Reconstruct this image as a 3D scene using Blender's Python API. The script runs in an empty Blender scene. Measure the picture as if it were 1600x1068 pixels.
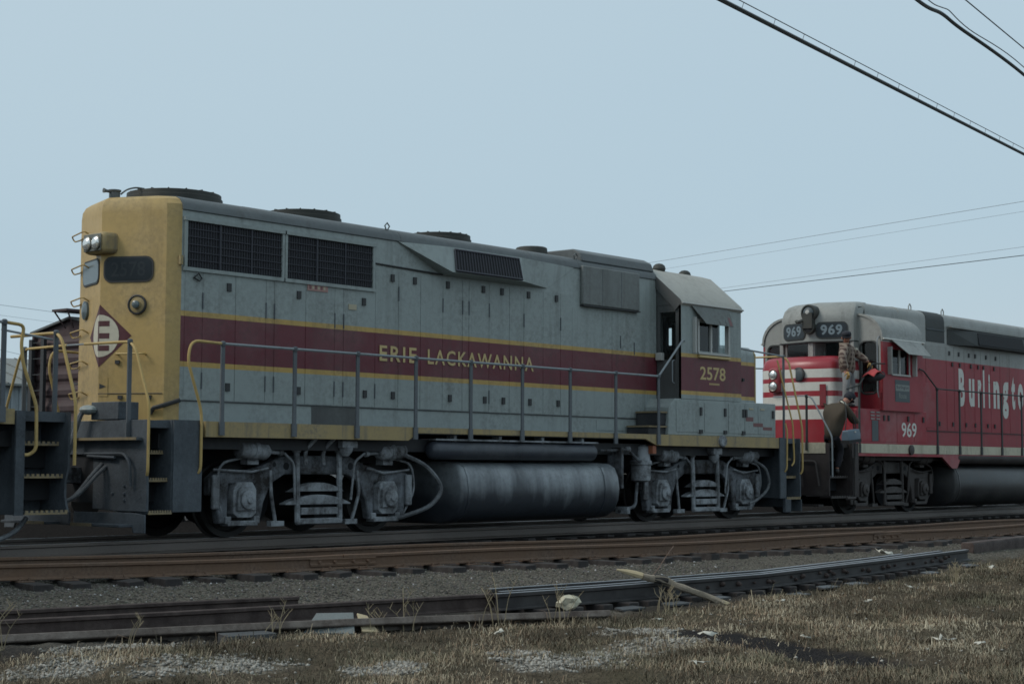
import bpy, bmesh, math, random
import numpy as np
from mathutils import Vector, Matrix
random.seed(7)
rng = np.random.default_rng(7)
S = bpy.context.scene
COL = S.collection
R = math.radians

# ------------------------------------------------------------------ camera, sky, sun, exposure
def make_camera():
    yaw, pit, rol = 0.862, 0.0745, 0.004
    fw = Vector((math.sin(yaw)*math.cos(pit), math.cos(yaw)*math.cos(pit), math.sin(pit)))
    rt = Vector((math.cos(yaw), -math.sin(yaw), 0))
    up = rt.cross(fw)
    r2 = rt*math.cos(rol) + up*math.sin(rol)
    u2 = -rt*math.sin(rol) + up*math.cos(rol)
    m = Matrix((r2, u2, -fw)).transposed().to_4x4()
    m.translation = Vector((-14.853, -18.695, 0.990))
    cd = bpy.data.cameras.new('camera')
    cd.lens = 2598.45/1600*36
    cd.sensor_width = 36
    cd.clip_end = 3000
    cd.clip_start = 0.1
    c = bpy.data.objects.new('camera', cd)
    c.matrix_world = m
    COL.objects.link(c)
    S.camera = c
make_camera()

SUN_EL, SUN_AZ = 42, 303        # azimuth from +Y clockwise towards +X
w = bpy.data.worlds.new('World')
S.world = w
w.use_nodes = True
nt = w.node_tree
nt.nodes.clear()
out = nt.nodes.new('ShaderNodeOutputWorld')
bg = nt.nodes.new('ShaderNodeBackground')
sky = nt.nodes.new('ShaderNodeTexSky')
sky.sky_type = 'NISHITA'
sky.sun_disc = False
sky.sun_elevation = R(SUN_EL)
sky.sun_rotation = R(SUN_AZ)
sky.dust_density = 4
sky.air_density = 1.2
mixn = nt.nodes.new('ShaderNodeMix')
mixn.data_type = 'RGBA'
mixn.inputs['Factor'].default_value = 0.86          # a thin even cloud veil over the clear sky
ramp = nt.nodes.new('ShaderNodeValToRGB')
tcw = nt.nodes.new('ShaderNodeTexCoord')
sep = nt.nodes.new('ShaderNodeSeparateXYZ')
nzw = nt.nodes.new('ShaderNodeTexNoise')
nzw.inputs['Scale'].default_value = 1.6
nzw.inputs['Detail'].default_value = 6
mpw = nt.nodes.new('ShaderNodeMapping')
mpw.inputs['Scale'].default_value = (1, 1, 2.6)
addn = nt.nodes.new('ShaderNodeMath')
addn.operation = 'MULTIPLY_ADD'
nt.links.new(tcw.outputs['Generated'], sep.inputs[0])
nt.links.new(tcw.outputs['Generated'], mpw.inputs[0])
nt.links.new(mpw.outputs[0], nzw.inputs['Vector'])
nt.links.new(nzw.outputs['Fac'], addn.inputs[0])
addn.inputs[1].default_value = 0.22
nt.links.new(sep.outputs['Z'], addn.inputs[2])
nt.links.new(addn.outputs[0], ramp.inputs['Fac'])
els = ramp.color_ramp.elements
els[0].position = 0.06
els[0].color = (5.9, 7.1, 7.8, 1)
els[1].position = 0.24
els[1].color = (5.0, 6.55, 7.6, 1)
e3 = els.new(0.60)
e3.color = (5.8, 7.15, 7.9, 1)
nt.links.new(sky.outputs[0], mixn.inputs[6])
nt.links.new(ramp.outputs[0], mixn.inputs[7])
nt.links.new(mixn.outputs[2], bg.inputs['Color'])
bg.inputs['Strength'].default_value = 0.088
nt.links.new(bg.outputs[0], out.inputs[0])

sd = bpy.data.lights.new('sun', 'SUN')
sd.energy = 1.3
sd.angle = R(22)
sd.color = (1.0, 0.94, 0.86)
so = bpy.data.objects.new('sun', sd)
az, el = R(SUN_AZ), R(SUN_EL)
d = Vector((math.sin(az)*math.cos(el), math.cos(az)*math.cos(el), math.sin(el)))
so.rotation_euler = (-d).to_track_quat('-Z', 'Y').to_euler()
so.location = d*60
COL.objects.link(so)

S.view_settings.view_transform = 'Standard'
S.view_settings.look = 'None'
S.view_settings.gamma = 1
S.view_settings.use_curve_mapping = False
S.view_settings.exposure = 0.15
S.render.engine = 'CYCLES'
S.cycles.max_bounces = 6
S.cycles.filter_width = 1.65

# ------------------------------------------------------------------ mesh helpers
ORG = Vector((0, 0, 0))          # world position of the thing being built; parts are written in world metres
def set_org(v):
    global ORG
    ORG = Vector(v)

class MB:
    def __init__(s):
        s.v, s.f = [], []
    def add(s, vs, fs):
        n = len(s.v)
        s.v += [tuple(q) for q in vs]
        s.f += [tuple(i+n for i in f) for f in fs]
        return s
    def box(s, x0, x1, y0, y1, z0, z1):
        x0, x1 = sorted((x0, x1)); y0, y1 = sorted((y0, y1)); z0, z1 = sorted((z0, z1))
        return s.add([(x0,y0,z0),(x1,y0,z0),(x1,y1,z0),(x0,y1,z0),(x0,y0,z1),(x1,y0,z1),(x1,y1,z1),(x0,y1,z1)],
                     [(0,3,2,1),(4,5,6,7),(0,1,5,4),(1,2,6,5),(2,3,7,6),(3,0,4,7)])
    def prism(s, poly, a, b, ax):
        n = len(poly)
        f = {'x': lambda p, t: (t, p[0], p[1]), 'y': lambda p, t: (p[0], t, p[1]), 'z': lambda p, t: (p[0], p[1], t)}[ax]
        return s.add([f(p, a) for p in poly]+[f(p, b) for p in poly],
                     [tuple(range(n)), tuple(range(2*n-1, n-1, -1))]+[(i, (i+1) % n, n+(i+1) % n, n+i) for i in range(n)])
    def rings(s, rings, cap0=True, cap1=True):
        n = len(rings[0])
        vs = [p for r in rings for p in r]
        fs = []
        for k in range(len(rings)-1):
            for i in range(n):
                fs.append((k*n+i, k*n+(i+1) % n, (k+1)*n+(i+1) % n, (k+1)*n+i))
        if cap0: fs.append(tuple(range(n-1, -1, -1)))
        if cap1: fs.append(tuple(range((len(rings)-1)*n, len(rings)*n)))
        return s.add(vs, fs)
    def lathe(s, prof, o, axis, n=16):
        a = Vector(axis).normalized()
        t = Vector((0, 0, 1)) if abs(a.z) < .9 else Vector((1, 0, 0))
        u = a.cross(t).normalized(); v = a.cross(u)
        o = Vector(o)
        rs = [[o+a*h+(u*math.cos(2*math.pi*i/n)+v*math.sin(2*math.pi*i/n))*max(r, 1e-4) for i in range(n)] for r, h in prof]
        return s.rings(rs)
    def cyl(s, p0, p1, r, r1=None, n=12):
        p0, p1 = Vector(p0), Vector(p1)
        return s.lathe([(r, 0), (r if r1 is None else r1, (p1-p0).length)], p0, p1-p0, n)
    def tube(s, pts, r, n=7):
        P = [Vector(p) for p in pts]
        rs = []
        u = None
        for i, p in enumerate(P):
            d = ((P[min(i+1, len(P)-1)]-P[i]).normalized()+(P[i]-P[max(i-1, 0)]).normalized()).normalized()
            if u is None:
                t = Vector((0, 0, 1)) if abs(d.z) < .9 else Vector((1, 0, 0))
                u = d.cross(t).normalized()
            else:
                u = (u-d*u.dot(d)).normalized()
            v = d.cross(u)
            rr = r[i] if isinstance(r, (list, tuple)) else r
            rs.append([p+(u*math.cos(2*math.pi*k/n)+v*math.sin(2*math.pi*k/n))*rr for k in range(n)])
        return s.rings(rs)
    def ball(s, c, r, n=10, m=6, sc=(1, 1, 1)):
        c = Vector(c)
        rs = []
        for j in range(m+1):
            t = math.pi*j/m
            rs.append([c+Vector((math.cos(2*math.pi*i/n)*math.sin(t)*r*sc[0], math.sin(2*math.pi*i/n)*math.sin(t)*r*sc[1], math.cos(t)*r*sc[2])) for i in range(n)])
        return s.rings(rs)
    def build(s, name, mat, parent=None, bev=0, smooth=35, loc=None):
        o0 = ORG if loc is None else Vector(loc)
        me = bpy.data.meshes.new(name)
        me.from_pydata([(x-o0.x, y-o0.y, z-o0.z) for x, y, z in s.v], [], s.f)
        bm = bmesh.new(); bm.from_mesh(me)
        bmesh.ops.remove_doubles(bm, verts=bm.verts, dist=1e-5)
        bmesh.ops.recalc_face_normals(bm, faces=bm.faces)
        bm.to_mesh(me); bm.free()
        for p in me.polygons: p.use_smooth = True
        me.set_sharp_from_angle(angle=R(smooth))
        me.materials.append(mat)
        o = bpy.data.objects.new(name, me)
        COL.objects.link(o)
        if parent: o.parent = parent
        else: o.location = o0
        if bev:
            b = o.modifiers.new('bevel', 'BEVEL'); b.width = bev; b.segments = 2; b.limit_method = 'ANGLE'; b.angle_limit = R(40)
        return o

def arc(P, k=6):
    """round a polyline's corners (Catmull-Rom through the points)"""
    P = [Vector(p) for p in P]
    Q = [P[0]]
    for i in range(len(P)-1):
        a, b, c, d = P[max(i-1, 0)], P[i], P[i+1], P[min(i+2, len(P)-1)]
        for j in range(1, k+1):
            t = j/k
            Q.append(.5*((2*b)+(c-a)*t+(2*a-5*b+4*c-d)*t*t+(3*b-3*c+d-a)*t**3))
    return Q
def fillet(P, r=.06, k=4):
    P = [Vector(p) for p in P]
    Q = [P[0]]
    for i in range(1, len(P)-1):
        a = (P[i-1]-P[i]); b = (P[i+1]-P[i])
        ra = min(r, a.length*.45); rb = min(r, b.length*.45)
        p0 = P[i]+a.normalized()*ra; p1 = P[i]+b.normalized()*rb
        for j in range(k+1):
            t = j/k
            Q.append(p0*(1-t)**2+P[i]*2*t*(1-t)+p1*t*t)
    Q.append(P[-1])
    return Q
def tag(o, label=None, cat=None, group=None, kind=None):
    if label: o['label'] = label
    if cat: o['category'] = cat
    if group: o['group'] = group
    if kind: o['kind'] = kind
    return o
def empty(name, loc, label, cat, group=None):
    o = bpy.data.objects.new(name, None)
    o.location = loc; o.empty_display_size = .3
    COL.objects.link(o)
    return tag(o, label, cat, group)
def dup(o, dloc=(0, 0, 0), parent=None):
    c = o.copy(); COL.objects.link(c)
    c.parent = parent if parent else o.parent
    c.location = o.location+Vector(dloc)
    return c
def dup_tree(o, dloc):
    c = dup(o, dloc)
    for ch in list(o.children): dup(ch, (0, 0, 0), c)
    return c
_font = {}
def text_mesh(txt, bold=.0, space=1.):
    cu = bpy.data.curves.new('t', 'FONT'); cu.body = txt; cu.offset = bold; cu.space_character = space; cu.resolution_u = 3
    ob = bpy.data.objects.new('t', cu); COL.objects.link(ob)
    dg = bpy.context.evaluated_depsgraph_get()
    me = bpy.data.meshes.new_from_object(ob.evaluated_get(dg))
    co = [v.co.copy() for v in me.vertices]; fs = [tuple(p.vertices) for p in me.polygons]
    bpy.data.objects.remove(ob); bpy.data.curves.remove(cu); bpy.data.meshes.remove(me)
    return co, fs
def lettering(name, txt, mat, parent, o, ux, uz, w, h, bold=.0, space=1.):
    """flat print txt fitted to w x h, lower-left corner o, along ux, up uz"""
    co, fs = text_mesh(txt, bold, space)
    x0 = min(c.x for c in co); x1 = max(c.x for c in co); y0 = min(c.y for c in co); y1 = max(c.y for c in co)
    o, ux, uz = Vector(o), Vector(ux).normalized(), Vector(uz).normalized()
    m = MB()
    m.add([o+ux*((c.x-x0)/(x1-x0)*w)+uz*((c.y-y0)/(y1-y0)*h) for c in co], fs)
    return m.build(name, mat, parent)

# ------------------------------------------------------------------ materials
def newmat(name):
    m = bpy.data.materials.new(name); m.use_nodes = True
    n = m.node_tree.nodes; n.clear()
    o = n.new('ShaderNodeOutputMaterial'); b = n.new('ShaderNodeBsdfPrincipled')
    m.node_tree.links.new(b.outputs[0], o.inputs[0])
    return m, m.node_tree, b
def N(t, typ, **kw):
    n = t.nodes.new(typ)
    for k, v in kw.items(): setattr(n, k, v)
    return n
def mixc(t, fac, a, b, blend='MIX'):
    m = N(t, 'ShaderNodeMix', data_type='RGBA', blend_type=blend)
    for sock, v in ((m.inputs[0], fac), (m.inputs[6], a), (m.inputs[7], b)):
        if hasattr(v, 'is_linked') or hasattr(v, 'node'): t.links.new(v, sock)
        elif isinstance(v, (int, float)): sock.default_value = v
        else: sock.default_value = (*v, 1)
    return m.outputs[2]
def rampf(t, src, a, b, lo=0., hi=1.):
    m = N(t, 'ShaderNodeMapRange'); m.inputs[1].default_value = a; m.inputs[2].default_value = b
    m.inputs[3].default_value = lo; m.inputs[4].default_value = hi
    t.links.new(src, m.inputs[0]); return m.outputs[0]
def noise(t, vec, scale, detail=5, rough=.6, sc=None):
    if sc:
        mp = N(t, 'ShaderNodeMapping'); mp.inputs['Scale'].default_value = sc; t.links.new(vec, mp.inputs[0]); vec = mp.outputs[0]
    n = N(t, 'ShaderNodeTexNoise'); n.inputs['Scale'].default_value = scale; n.inputs['Detail'].default_value = detail; n.inputs['Roughness'].default_value = rough
    t.links.new(vec, n.inputs['Vector']); return n.outputs['Fac']
def bands(t, vec, stops):
    """livery painted in horizontal bands: stops = [(z from, colour)]"""
    sp = N(t, 'ShaderNodeSeparateXYZ'); t.links.new(vec, sp.inputs[0])
    r = N(t, 'ShaderNodeValToRGB'); r.color_ramp.interpolation = 'CONSTANT'
    t.links.new(rampf(t, sp.outputs[2], 0, 6), r.inputs[0])
    e = r.color_ramp.elements
    while len(e) < len(stops): e.new(.5)
    for i, (z, c) in enumerate(stops): e[i].position = max(z, 0)/6; e[i].color = (*c, 1)
    return r.outputs[0]
def paint(name, col, rough=.5, dirt=(.045, .04, .036), amt=.5, streak=.5, fade=.25, metal=0., bump=.15, stops=None, scale=1., spec=.35):
    m, t, b = newmat(name)
    tc = N(t, 'ShaderNodeTexCoord').outputs['Object']
    base = bands(t, tc, stops) if stops else None
    big = noise(t, tc, 1.1*scale, 4, .65)
    fine = noise(t, tc, 14*scale, 6, .7)
    stk = noise(t, tc, 1.0*scale, 4, .6, (5, 5, .35))
    c0 = base if base else col
    light = mixc(t, .35, c0, (.5, .5, .48)) if base is None else mixc(t, .30, base, (.5, .5, .48))
    c = mixc(t, rampf(t, big, .45, .75, 0, fade), c0, light)
    if streak: c = mixc(t, rampf(t, stk, .52, .78, 0, streak), c, dirt)
    mul = N(t, 'ShaderNodeMath', operation='MULTIPLY')
    t.links.new(rampf(t, fine, .4, .75, 0, 1), mul.inputs[0]); t.links.new(rampf(t, big, .35, .7, .1, 1), mul.inputs[1])
    k = N(t, 'ShaderNodeMath', operation='MULTIPLY'); t.links.new(mul.outputs[0], k.inputs[0]); k.inputs[1].default_value = amt
    c = mixc(t, k.outputs[0], c, dirt)
    t.links.new(c, b.inputs['Base Color'])
    t.links.new(rampf(t, big, .3, .7, rough-.08, rough+.12), b.inputs['Roughness'])
    b.inputs['Metallic'].default_value = metal
    b.inputs['Specular IOR Level'].default_value = spec
    if bump:
        bn = N(t, 'ShaderNodeBump'); bn.inputs['Strength'].default_value = bump; bn.inputs['Distance'].default_value = .02
        t.links.new(noise(t, tc, 3.5*scale, 5, .6), bn.inputs['Height']); t.links.new(bn.outputs[0], b.inputs['Normal'])
    return m
def plain(name, col, rough=.6, metal=0., emit=None, spec=.5):
    m, t, b = newmat(name)
    b.inputs['Base Color'].default_value = (*col, 1); b.inputs['Roughness'].default_value = rough; b.inputs['Metallic'].default_value = metal
    b.inputs['Specular IOR Level'].default_value = spec
    return m
def glassmat(name, tint=(.93, .96, .96)):
    m, t, b = newmat(name)
    b.inputs['Base Color'].default_value = (*tint, 1); b.inputs['Roughness'].default_value = .05
    tr = N(t, 'ShaderNodeBsdfTransparent'); tr.inputs[0].default_value = (*tint, 1)
    gl = N(t, 'ShaderNodeBsdfGlossy'); gl.inputs['Roughness'].default_value = .06
    fr = N(t, 'ShaderNodeFresnel'); fr.inputs[0].default_value = 1.5
    mx = N(t, 'ShaderNodeMixShader')
    ge = N(t, 'ShaderNodeNewGeometry'); iv = N(t, 'ShaderNodeMath', operation='SUBTRACT'); iv.inputs[0].default_value = 1; t.links.new(ge.outputs['Backfacing'], iv.inputs[1])
    mu = N(t, 'ShaderNodeMath', operation='MULTIPLY'); t.links.new(fr.outputs[0], mu.inputs[0]); t.links.new(iv.outputs[0], mu.inputs[1])
    t.links.new(mu.outputs[0], mx.inputs[0]); t.links.new(tr.outputs[0], mx.inputs[1]); t.links.new(gl.outputs[0], mx.inputs[2])
    t.links.new(mx.outputs[0], t.nodes['Material Output'].inputs[0])
    return m

GREY = (.285, .325, .318); YEL = (.48, .32, .10); MAR = (.135, .030, .040)
EL_ST = [(0, GREY), (2.275, YEL), (2.345, MAR), (2.955, YEL), (3.03, GREY)]
M = {}
M['el'] = paint('grey maroon and yellow livery', None, .46, amt=.6, streak=.34, fade=.35, bump=.28, stops=EL_ST)
M['el_yellow'] = paint('faded yellow paint', (.45, .315, .125), .5, amt=.55, streak=.28, fade=.3)
M['el_cream'] = paint('cream paint', (.55, .52, .42), .5, amt=.3, streak=.2)
M['el_maroon'] = paint('maroon paint', (.085, .022, .03), .5, amt=.3, streak=.2)
M['gold'] = paint('gold lettering paint', (.54, .41, .19), .5, amt=.4, streak=.2, bump=0)
M['sill'] = paint('grimy yellow sill paint', (.35, .265, .125), .6, dirt=(.11, .11, .11), amt=1., streak=.95, fade=.2, scale=1.4)
M['grey'] = paint('grey paint', GREY, .5, amt=.6, streak=.4)
M['filterbox'] = paint('sooty grey paint', (.17, .185, .18), .5, amt=.6, streak=.4)
M['roofgrey'] = paint('weathered cab roof paint', (.36, .355, .32), .55, amt=.35, streak=.2)
M['roofdark'] = paint('sooty roof paint', (.10, .115, .12), .5, amt=.6, streak=.3)
M['soot'] = paint('sooty fan metal', (.035, .038, .034), .6, amt=.5)
M['black'] = paint('black underframe paint', (.022, .024, .028), .6, dirt=(.06, .06, .06), amt=.5, streak=.3)
M['step'] = paint('dusty dark grey step paint', (.075, .088, .10), .6, dirt=(.025, .025, .025), amt=.7, streak=.5)
M['bogie'] = paint('dusty bogie casting', (.125, .14, .155), .65, dirt=(.012, .011, .012), amt=1., streak=.85, fade=.3, bump=.5, scale=1.7)
M['bogie_light'] = paint('dust coated casting', (.25, .27, .29), .7, dirt=(.03, .028, .028), amt=1., streak=.55, bump=.5, scale=2.)
M['tank'] = paint('dusty sheen fuel tank paint', (.036, .045, .055), .36, dirt=(.012, .012, .016), amt=1., streak=.8, fade=.9, spec=.9)
M['reservoir'] = paint('dark air reservoir paint', (.045, .052, .066), .42, dirt=(.02, .02, .024), amt=.8, streak=.5, fade=.25, spec=.4)
M['b_tank'] = paint('black fuel tank paint', (.018, .019, .022), .4, dirt=(.03, .025, .02), amt=.8, streak=.5, fade=.2, spec=.6)
M['wheel'] = paint('oily wheel', (.014, .013, .013), .6, amt=.5)
M['steel'] = paint('worn wheel steel', (.05, .045, .042), .5, amt=.6)
M['rail_y'] = paint('yellow handrail paint', (.47, .33, .12), .5, amt=.4, streak=.3, bump=0)
M['stan'] = paint('grey stanchion paint', (.10, .115, .13), .5, amt=.5, streak=.4, bump=0)
M['rail_g'] = paint('grey handrail paint', (.25, .28, .30), .45, amt=.4, streak=.3, bump=0)
M['tread'] = paint('worn yellow tread edge', (.26, .20, .11), .7, dirt=(.08, .08, .08), amt=1., streak=.6, scale=3)
M['hole'] = plain('dark opening', (.012, .013, .016), .8)
M['grille'] = plain('dark grille bars', (.034, .036, .048), .6)
M['latch'] = plain('dark latch metal', (.03, .032, .034), .6)
M['lens'] = plain('headlight lens', (.75, .77, .76), .12, .6)
M['lensrim'] = plain('dull headlight rim', (.16, .16, .14), .4, .5)
M['glass'] = glassmat('window glass')
M['board'] = plain('dark number board glass', (.018, .024, .03), .22)
M['boardpale'] = plain('sky grey number board glass', (.10, .13, .14), .2)
M['digit'] = plain('faded grey digit', (.16, .21, .24), .5)
M['digit_dim'] = plain('very faded digit', (.0200, .0262, .0312), .3)
M['polished'] = plain('polished rail head', (.42, .42, .42), .28, .9)
M['wire'] = plain('weathered aluminium wire', (.30, .34, .37), .6)
M['trim'] = plain('bare window trim', (.42, .42, .40), .5)
M['interior'] = plain('dark cab interior', (.03, .036, .036), .8)
M['doorgrey'] = paint('dark grey door paint', (.085, .09, .09), .6, amt=.5)  # darker grey for the cab rear wall, door and roof end
M['redsign'] = plain('pale red notice', (.34, .20, .18), .6)
M['runpaint'] = plain('faded red paint drips', (.17, .075, .075), .6)
M['awning'] = paint('shaded grimy awning paint', (.15, .165, .16), .6, dirt=(.05, .045, .04), amt=.8, streak=.5)  # body grey darkened for the awning's shade, with grime over it
M['paleplate'] = plain('pale plate', (.40, .36, .26), .6)
M['heraldpale'] = plain('pale grey herald print', (.20, .22, .21), .6)
M['hose'] = paint('dusty rubber hose', (.12, .13, .14), .6, amt=.6)
RED = (.29, .018, .030); BWH = (.58, .575, .53); BGR = (.28, .29, .275)
M['b_hood'] = paint('red livery under grey roof', None, .45, dirt=(.09, .05, .05), amt=.45, streak=.3, fade=.38, stops=[(0, RED), (3.5, BGR)])
M['b_cab'] = paint('red cab livery under grey roof', None, .45, dirt=(.07, .035, .035), amt=.4, streak=.25, fade=.38, stops=[(0, RED), (3.68, BGR)])
M['b_nose'] = paint('red nose livery with white stripes', None, .32, dirt=(.10, .05, .05), amt=.3, streak=.15, fade=.15, spec=.5,
                    stops=[(0, RED), (2.015, BWH), (2.205, RED), (2.30, BWH), (2.50, RED), (2.615, BWH), (2.79, RED), (2.89, BWH), (3.09, RED)])
M['b_red'] = paint('red paint', RED, .45, dirt=(.09, .05, .05), amt=.45, streak=.25, fade=.75)
M['b_front'] = paint('red and grey cab front livery', None, .45, dirt=(.07, .05, .05), amt=.4, streak=.25, stops=[(0, (.20, .012, .022)), (3.02, BGR)])
M['b_grey'] = paint('pale grey paint', BGR, .5, amt=.6, streak=.4)
M['b_dark'] = paint('dark charcoal paint', (.035, .04, .04), .6, amt=.3)
M['b_sill'] = paint('cream sill paint', (.50, .47, .36), .55, dirt=(.14, .11, .08), amt=.7, streak=.5)
M['b_white'] = paint('white lettering paint', (.62, .62, .58), .5, amt=.2, streak=.1, bump=0)
M['b_under'] = paint('rusty black underframe', (.03, .024, .024), .65, dirt=(.06, .045, .04), amt=.6)
M['b_bogie'] = paint('brown dusty bogie casting', (.06, .052, .050), .65, dirt=(.018, .016, .015), amt=.8, streak=.4)
M['b_plate'] = plain('blue grey plate', (.055, .072, .08), .5)
M['railrust'] = paint('rusty rail', (.15, .092, .060), .75, dirt=(.045, .026, .02), amt=1., streak=0, bump=.3, scale=2)
M['railtop'] = paint('worn rail', (.16, .135, .12), .42, dirt=(.07, .045, .035), amt=.6, streak=0, metal=.2, scale=3)
M['oldrail'] = paint('old dark rail', (.075, .055, .052), .6, dirt=(.035, .022, .02), amt=.7, streak=0, bump=.25, scale=2)
M['oldrail2'] = paint('old grey rail', (.155, .135, .12), .55, dirt=(.06, .045, .04), amt=.7, streak=0, bump=.25, scale=2)
M['darkrail'] = paint('sooty dark rail', (.028, .026, .027), .6, dirt=(.06, .05, .045), amt=.5, streak=0, scale=2)
M['oldplate'] = paint('dull steel plate', (.085, .09, .095), .45, dirt=(.035, .03, .03), amt=.7, streak=0, metal=.3, scale=3)
M['bluerail'] = paint('weathered blue grey rail', (.34, .37, .40), .36, dirt=(.08, .08, .085), amt=.6, streak=0, metal=.3, scale=2)
M['tie'] = paint('creosoted tie', (.028, .024, .024), .85, dirt=(.07, .06, .05), amt=.6, streak=0, bump=.5, scale=3)
M['pole'] = paint('weathered wood', (.26, .22, .17), .8, dirt=(.06, .05, .04), amt=.7, streak=0, bump=.5, scale=4)
M['palewood'] = paint('fresh split wood', (.46, .38, .24), .8, amt=.3, streak=0, bump=.4, scale=4)
M['paper'] = paint('dirty white scrap', (.55, .53, .46), .8, dirt=(.25, .2, .15), amt=.5, streak=0, scale=6)
M['stone'] = paint('pale stone', (.50, .47, .36), .85, dirt=(.2, .18, .13), amt=.6, streak=0, bump=.6, scale=6)
M['bluechunk'] = paint('blue grey slab', (.16, .18, .18), .8, dirt=(.07, .07, .06), amt=.7, streak=0, bump=.5, scale=5)
M['boxcar'] = paint('faded maroon boxcar paint', (.062, .036, .038), .65, dirt=(.05, .04, .04), amt=.8, streak=.5)
M['boxroof'] = paint('dull grey boxcar roof', (.12, .13, .13), .65, amt=.6)
M['shed'] = paint('pale corrugated sheet', (.30, .34, .36), .6, amt=.4, streak=.4)
M['shedroof'] = paint('grey shed roof', (.20, .21, .20), .7, amt=.4)
M['cable'] = plain('dark cable sheath', (.03, .035, .035), .6)
M['skin'] = plain('weathered skin', (.34, .16, .11), .55)
M['lip'] = plain('lip skin', (.20, .08, .065), .6)
M['cap'] = plain('navy cap cloth', (.015, .017, .025), .85)
M['jacket'] = paint('olive brown jacket', (.062, .048, .033), .85, dirt=(.03, .025, .02), amt=.4, streak=0)
M['trousers'] = paint('grey work trousers', (.24, .245, .25), .85, dirt=(.08, .08, .08), amt=.5, streak=0)
M['darkpants'] = paint('black trousers', (.018, .018, .024), .85, amt=.2, streak=0)
M['boot'] = plain('black boot leather', (.015, .014, .014), .5)
M['glove'] = paint('tan leather glove', (.46, .28, .10), .75, amt=.3, streak=0)
M['bluebag'] = paint('blue grey vinyl bag', (.105, .15, .19), .5, amt=.3, streak=0)
M['collar'] = plain('pale collar', (.5, .48, .4), .8)
M['redcloth'] = paint('red cloth', (.60, .075, .075), .8, amt=.15, streak=0)
M['blackbag'] = plain('black bag cloth', (.012, .012, .014), .7)

def dustmat(name, dark, dust, lo, hi, sc):
    m, t, b = newmat(name)
    tc = N(t, 'ShaderNodeTexCoord').outputs['Object']
    n1 = noise(t, tc, 3.2*sc, 5, .65); n2 = noise(t, tc, 22, 6, .75); n3 = noise(t, tc, 1.2, 3, .5, (3, 3, .5))
    ad = N(t, 'ShaderNodeMath', operation='MULTIPLY_ADD'); t.links.new(n2, ad.inputs[0]); ad.inputs[1].default_value = .45; t.links.new(n1, ad.inputs[2])
    c = mixc(t, rampf(t, ad.outputs[0], lo, hi), dark, dust)
    c = mixc(t, rampf(t, n3, .5, .75, 0, .6), c, dark)
    t.links.new(c, b.inputs['Base Color']); b.inputs['Roughness'].default_value = .7; b.inputs['Specular IOR Level'].default_value = .3
    bn = N(t, 'ShaderNodeBump'); bn.inputs['Strength'].default_value = .5; bn.inputs['Distance'].default_value = .02
    t.links.new(n2, bn.inputs['Height']); t.links.new(bn.outputs[0], b.inputs['Normal'])
    return m
M['bogie'] = dustmat('dusty bogie casting', (.022, .019, .018), (.19, .21, .235), .58, .92, 1.)
M['bogie_light'] = dustmat('dust coated casting', (.035, .031, .03), (.31, .335, .36), .50, .82, 1.3)
M['hose'] = dustmat('dusty rubber hose', (.04, .042, .045), (.20, .215, .23), .5, .9, 1.)
def tankmat():
    m, t, b = newmat('dusty sheen fuel tank')
    tc = N(t, 'ShaderNodeTexCoord').outputs['Object']
    sp = N(t, 'ShaderNodeSeparateXYZ'); t.links.new(tc, sp.inputs[0])
    runs = noise(t, tc, 1., 4, .6, (2.2, .5, .25)); fine = noise(t, tc, 10, 6, .7)
    ad = N(t, 'ShaderNodeMath', operation='MULTIPLY_ADD'); t.links.new(runs, ad.inputs[0]); ad.inputs[1].default_value = 1.5; t.links.new(sp.outputs[2], ad.inputs[2])
    k = rampf(t, ad.outputs[0], 1.22, 1.80, 0, .9)
    c = mixc(t, k, (.030, .036, .046), (.27, .30, .32))  # dust runs plus a sky-lit pale top, both put into the colour
    c = mixc(t, rampf(t, fine, .45, .8, 0, .6), c, (.02, .02, .024))
    t.links.new(c, b.inputs['Base Color']); b.inputs['Roughness'].default_value = .38; b.inputs['Specular IOR Level'].default_value = .7
    return m
M['tank'] = tankmat()
M['step'] = dustmat('dusty dark grey step paint', (.040, .047, .055), (.115, .135, .155), .45, 1.0, .5)
M['oldrail2'] = dustmat('old brown grey rail', (.045, .030, .024), (.19, .165, .145), .42, .92, 1.6)
M['oldrail'] = dustmat('old dark rail', (.028, .018, .016), (.105, .08, .072), .42, 1.0, 1.6)
def plaid():
    m, t, b = newmat('brown plaid shirt')
    tc = N(t, 'ShaderNodeTexCoord').outputs['Object']
    def wave(dir, sc):
        wv = N(t, 'ShaderNodeTexWave', wave_type='BANDS', bands_direction=dir); wv.inputs['Scale'].default_value = sc
        t.links.new(tc, wv.inputs[0]); return wv.outputs['Fac']
    c = mixc(t, rampf(t, wave('X', 3.4), .55, .7), (.075, .045, .038), (.25, .20, .16))
    c2 = mixc(t, rampf(t, wave('Z', 3.4), .55, .7, 0, .65), c, (.26, .21, .17))
    t.links.new(c2, b.inputs['Base Color']); b.inputs['Roughness'].default_value = .9
    return m
M['plaid'] = plaid()

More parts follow.
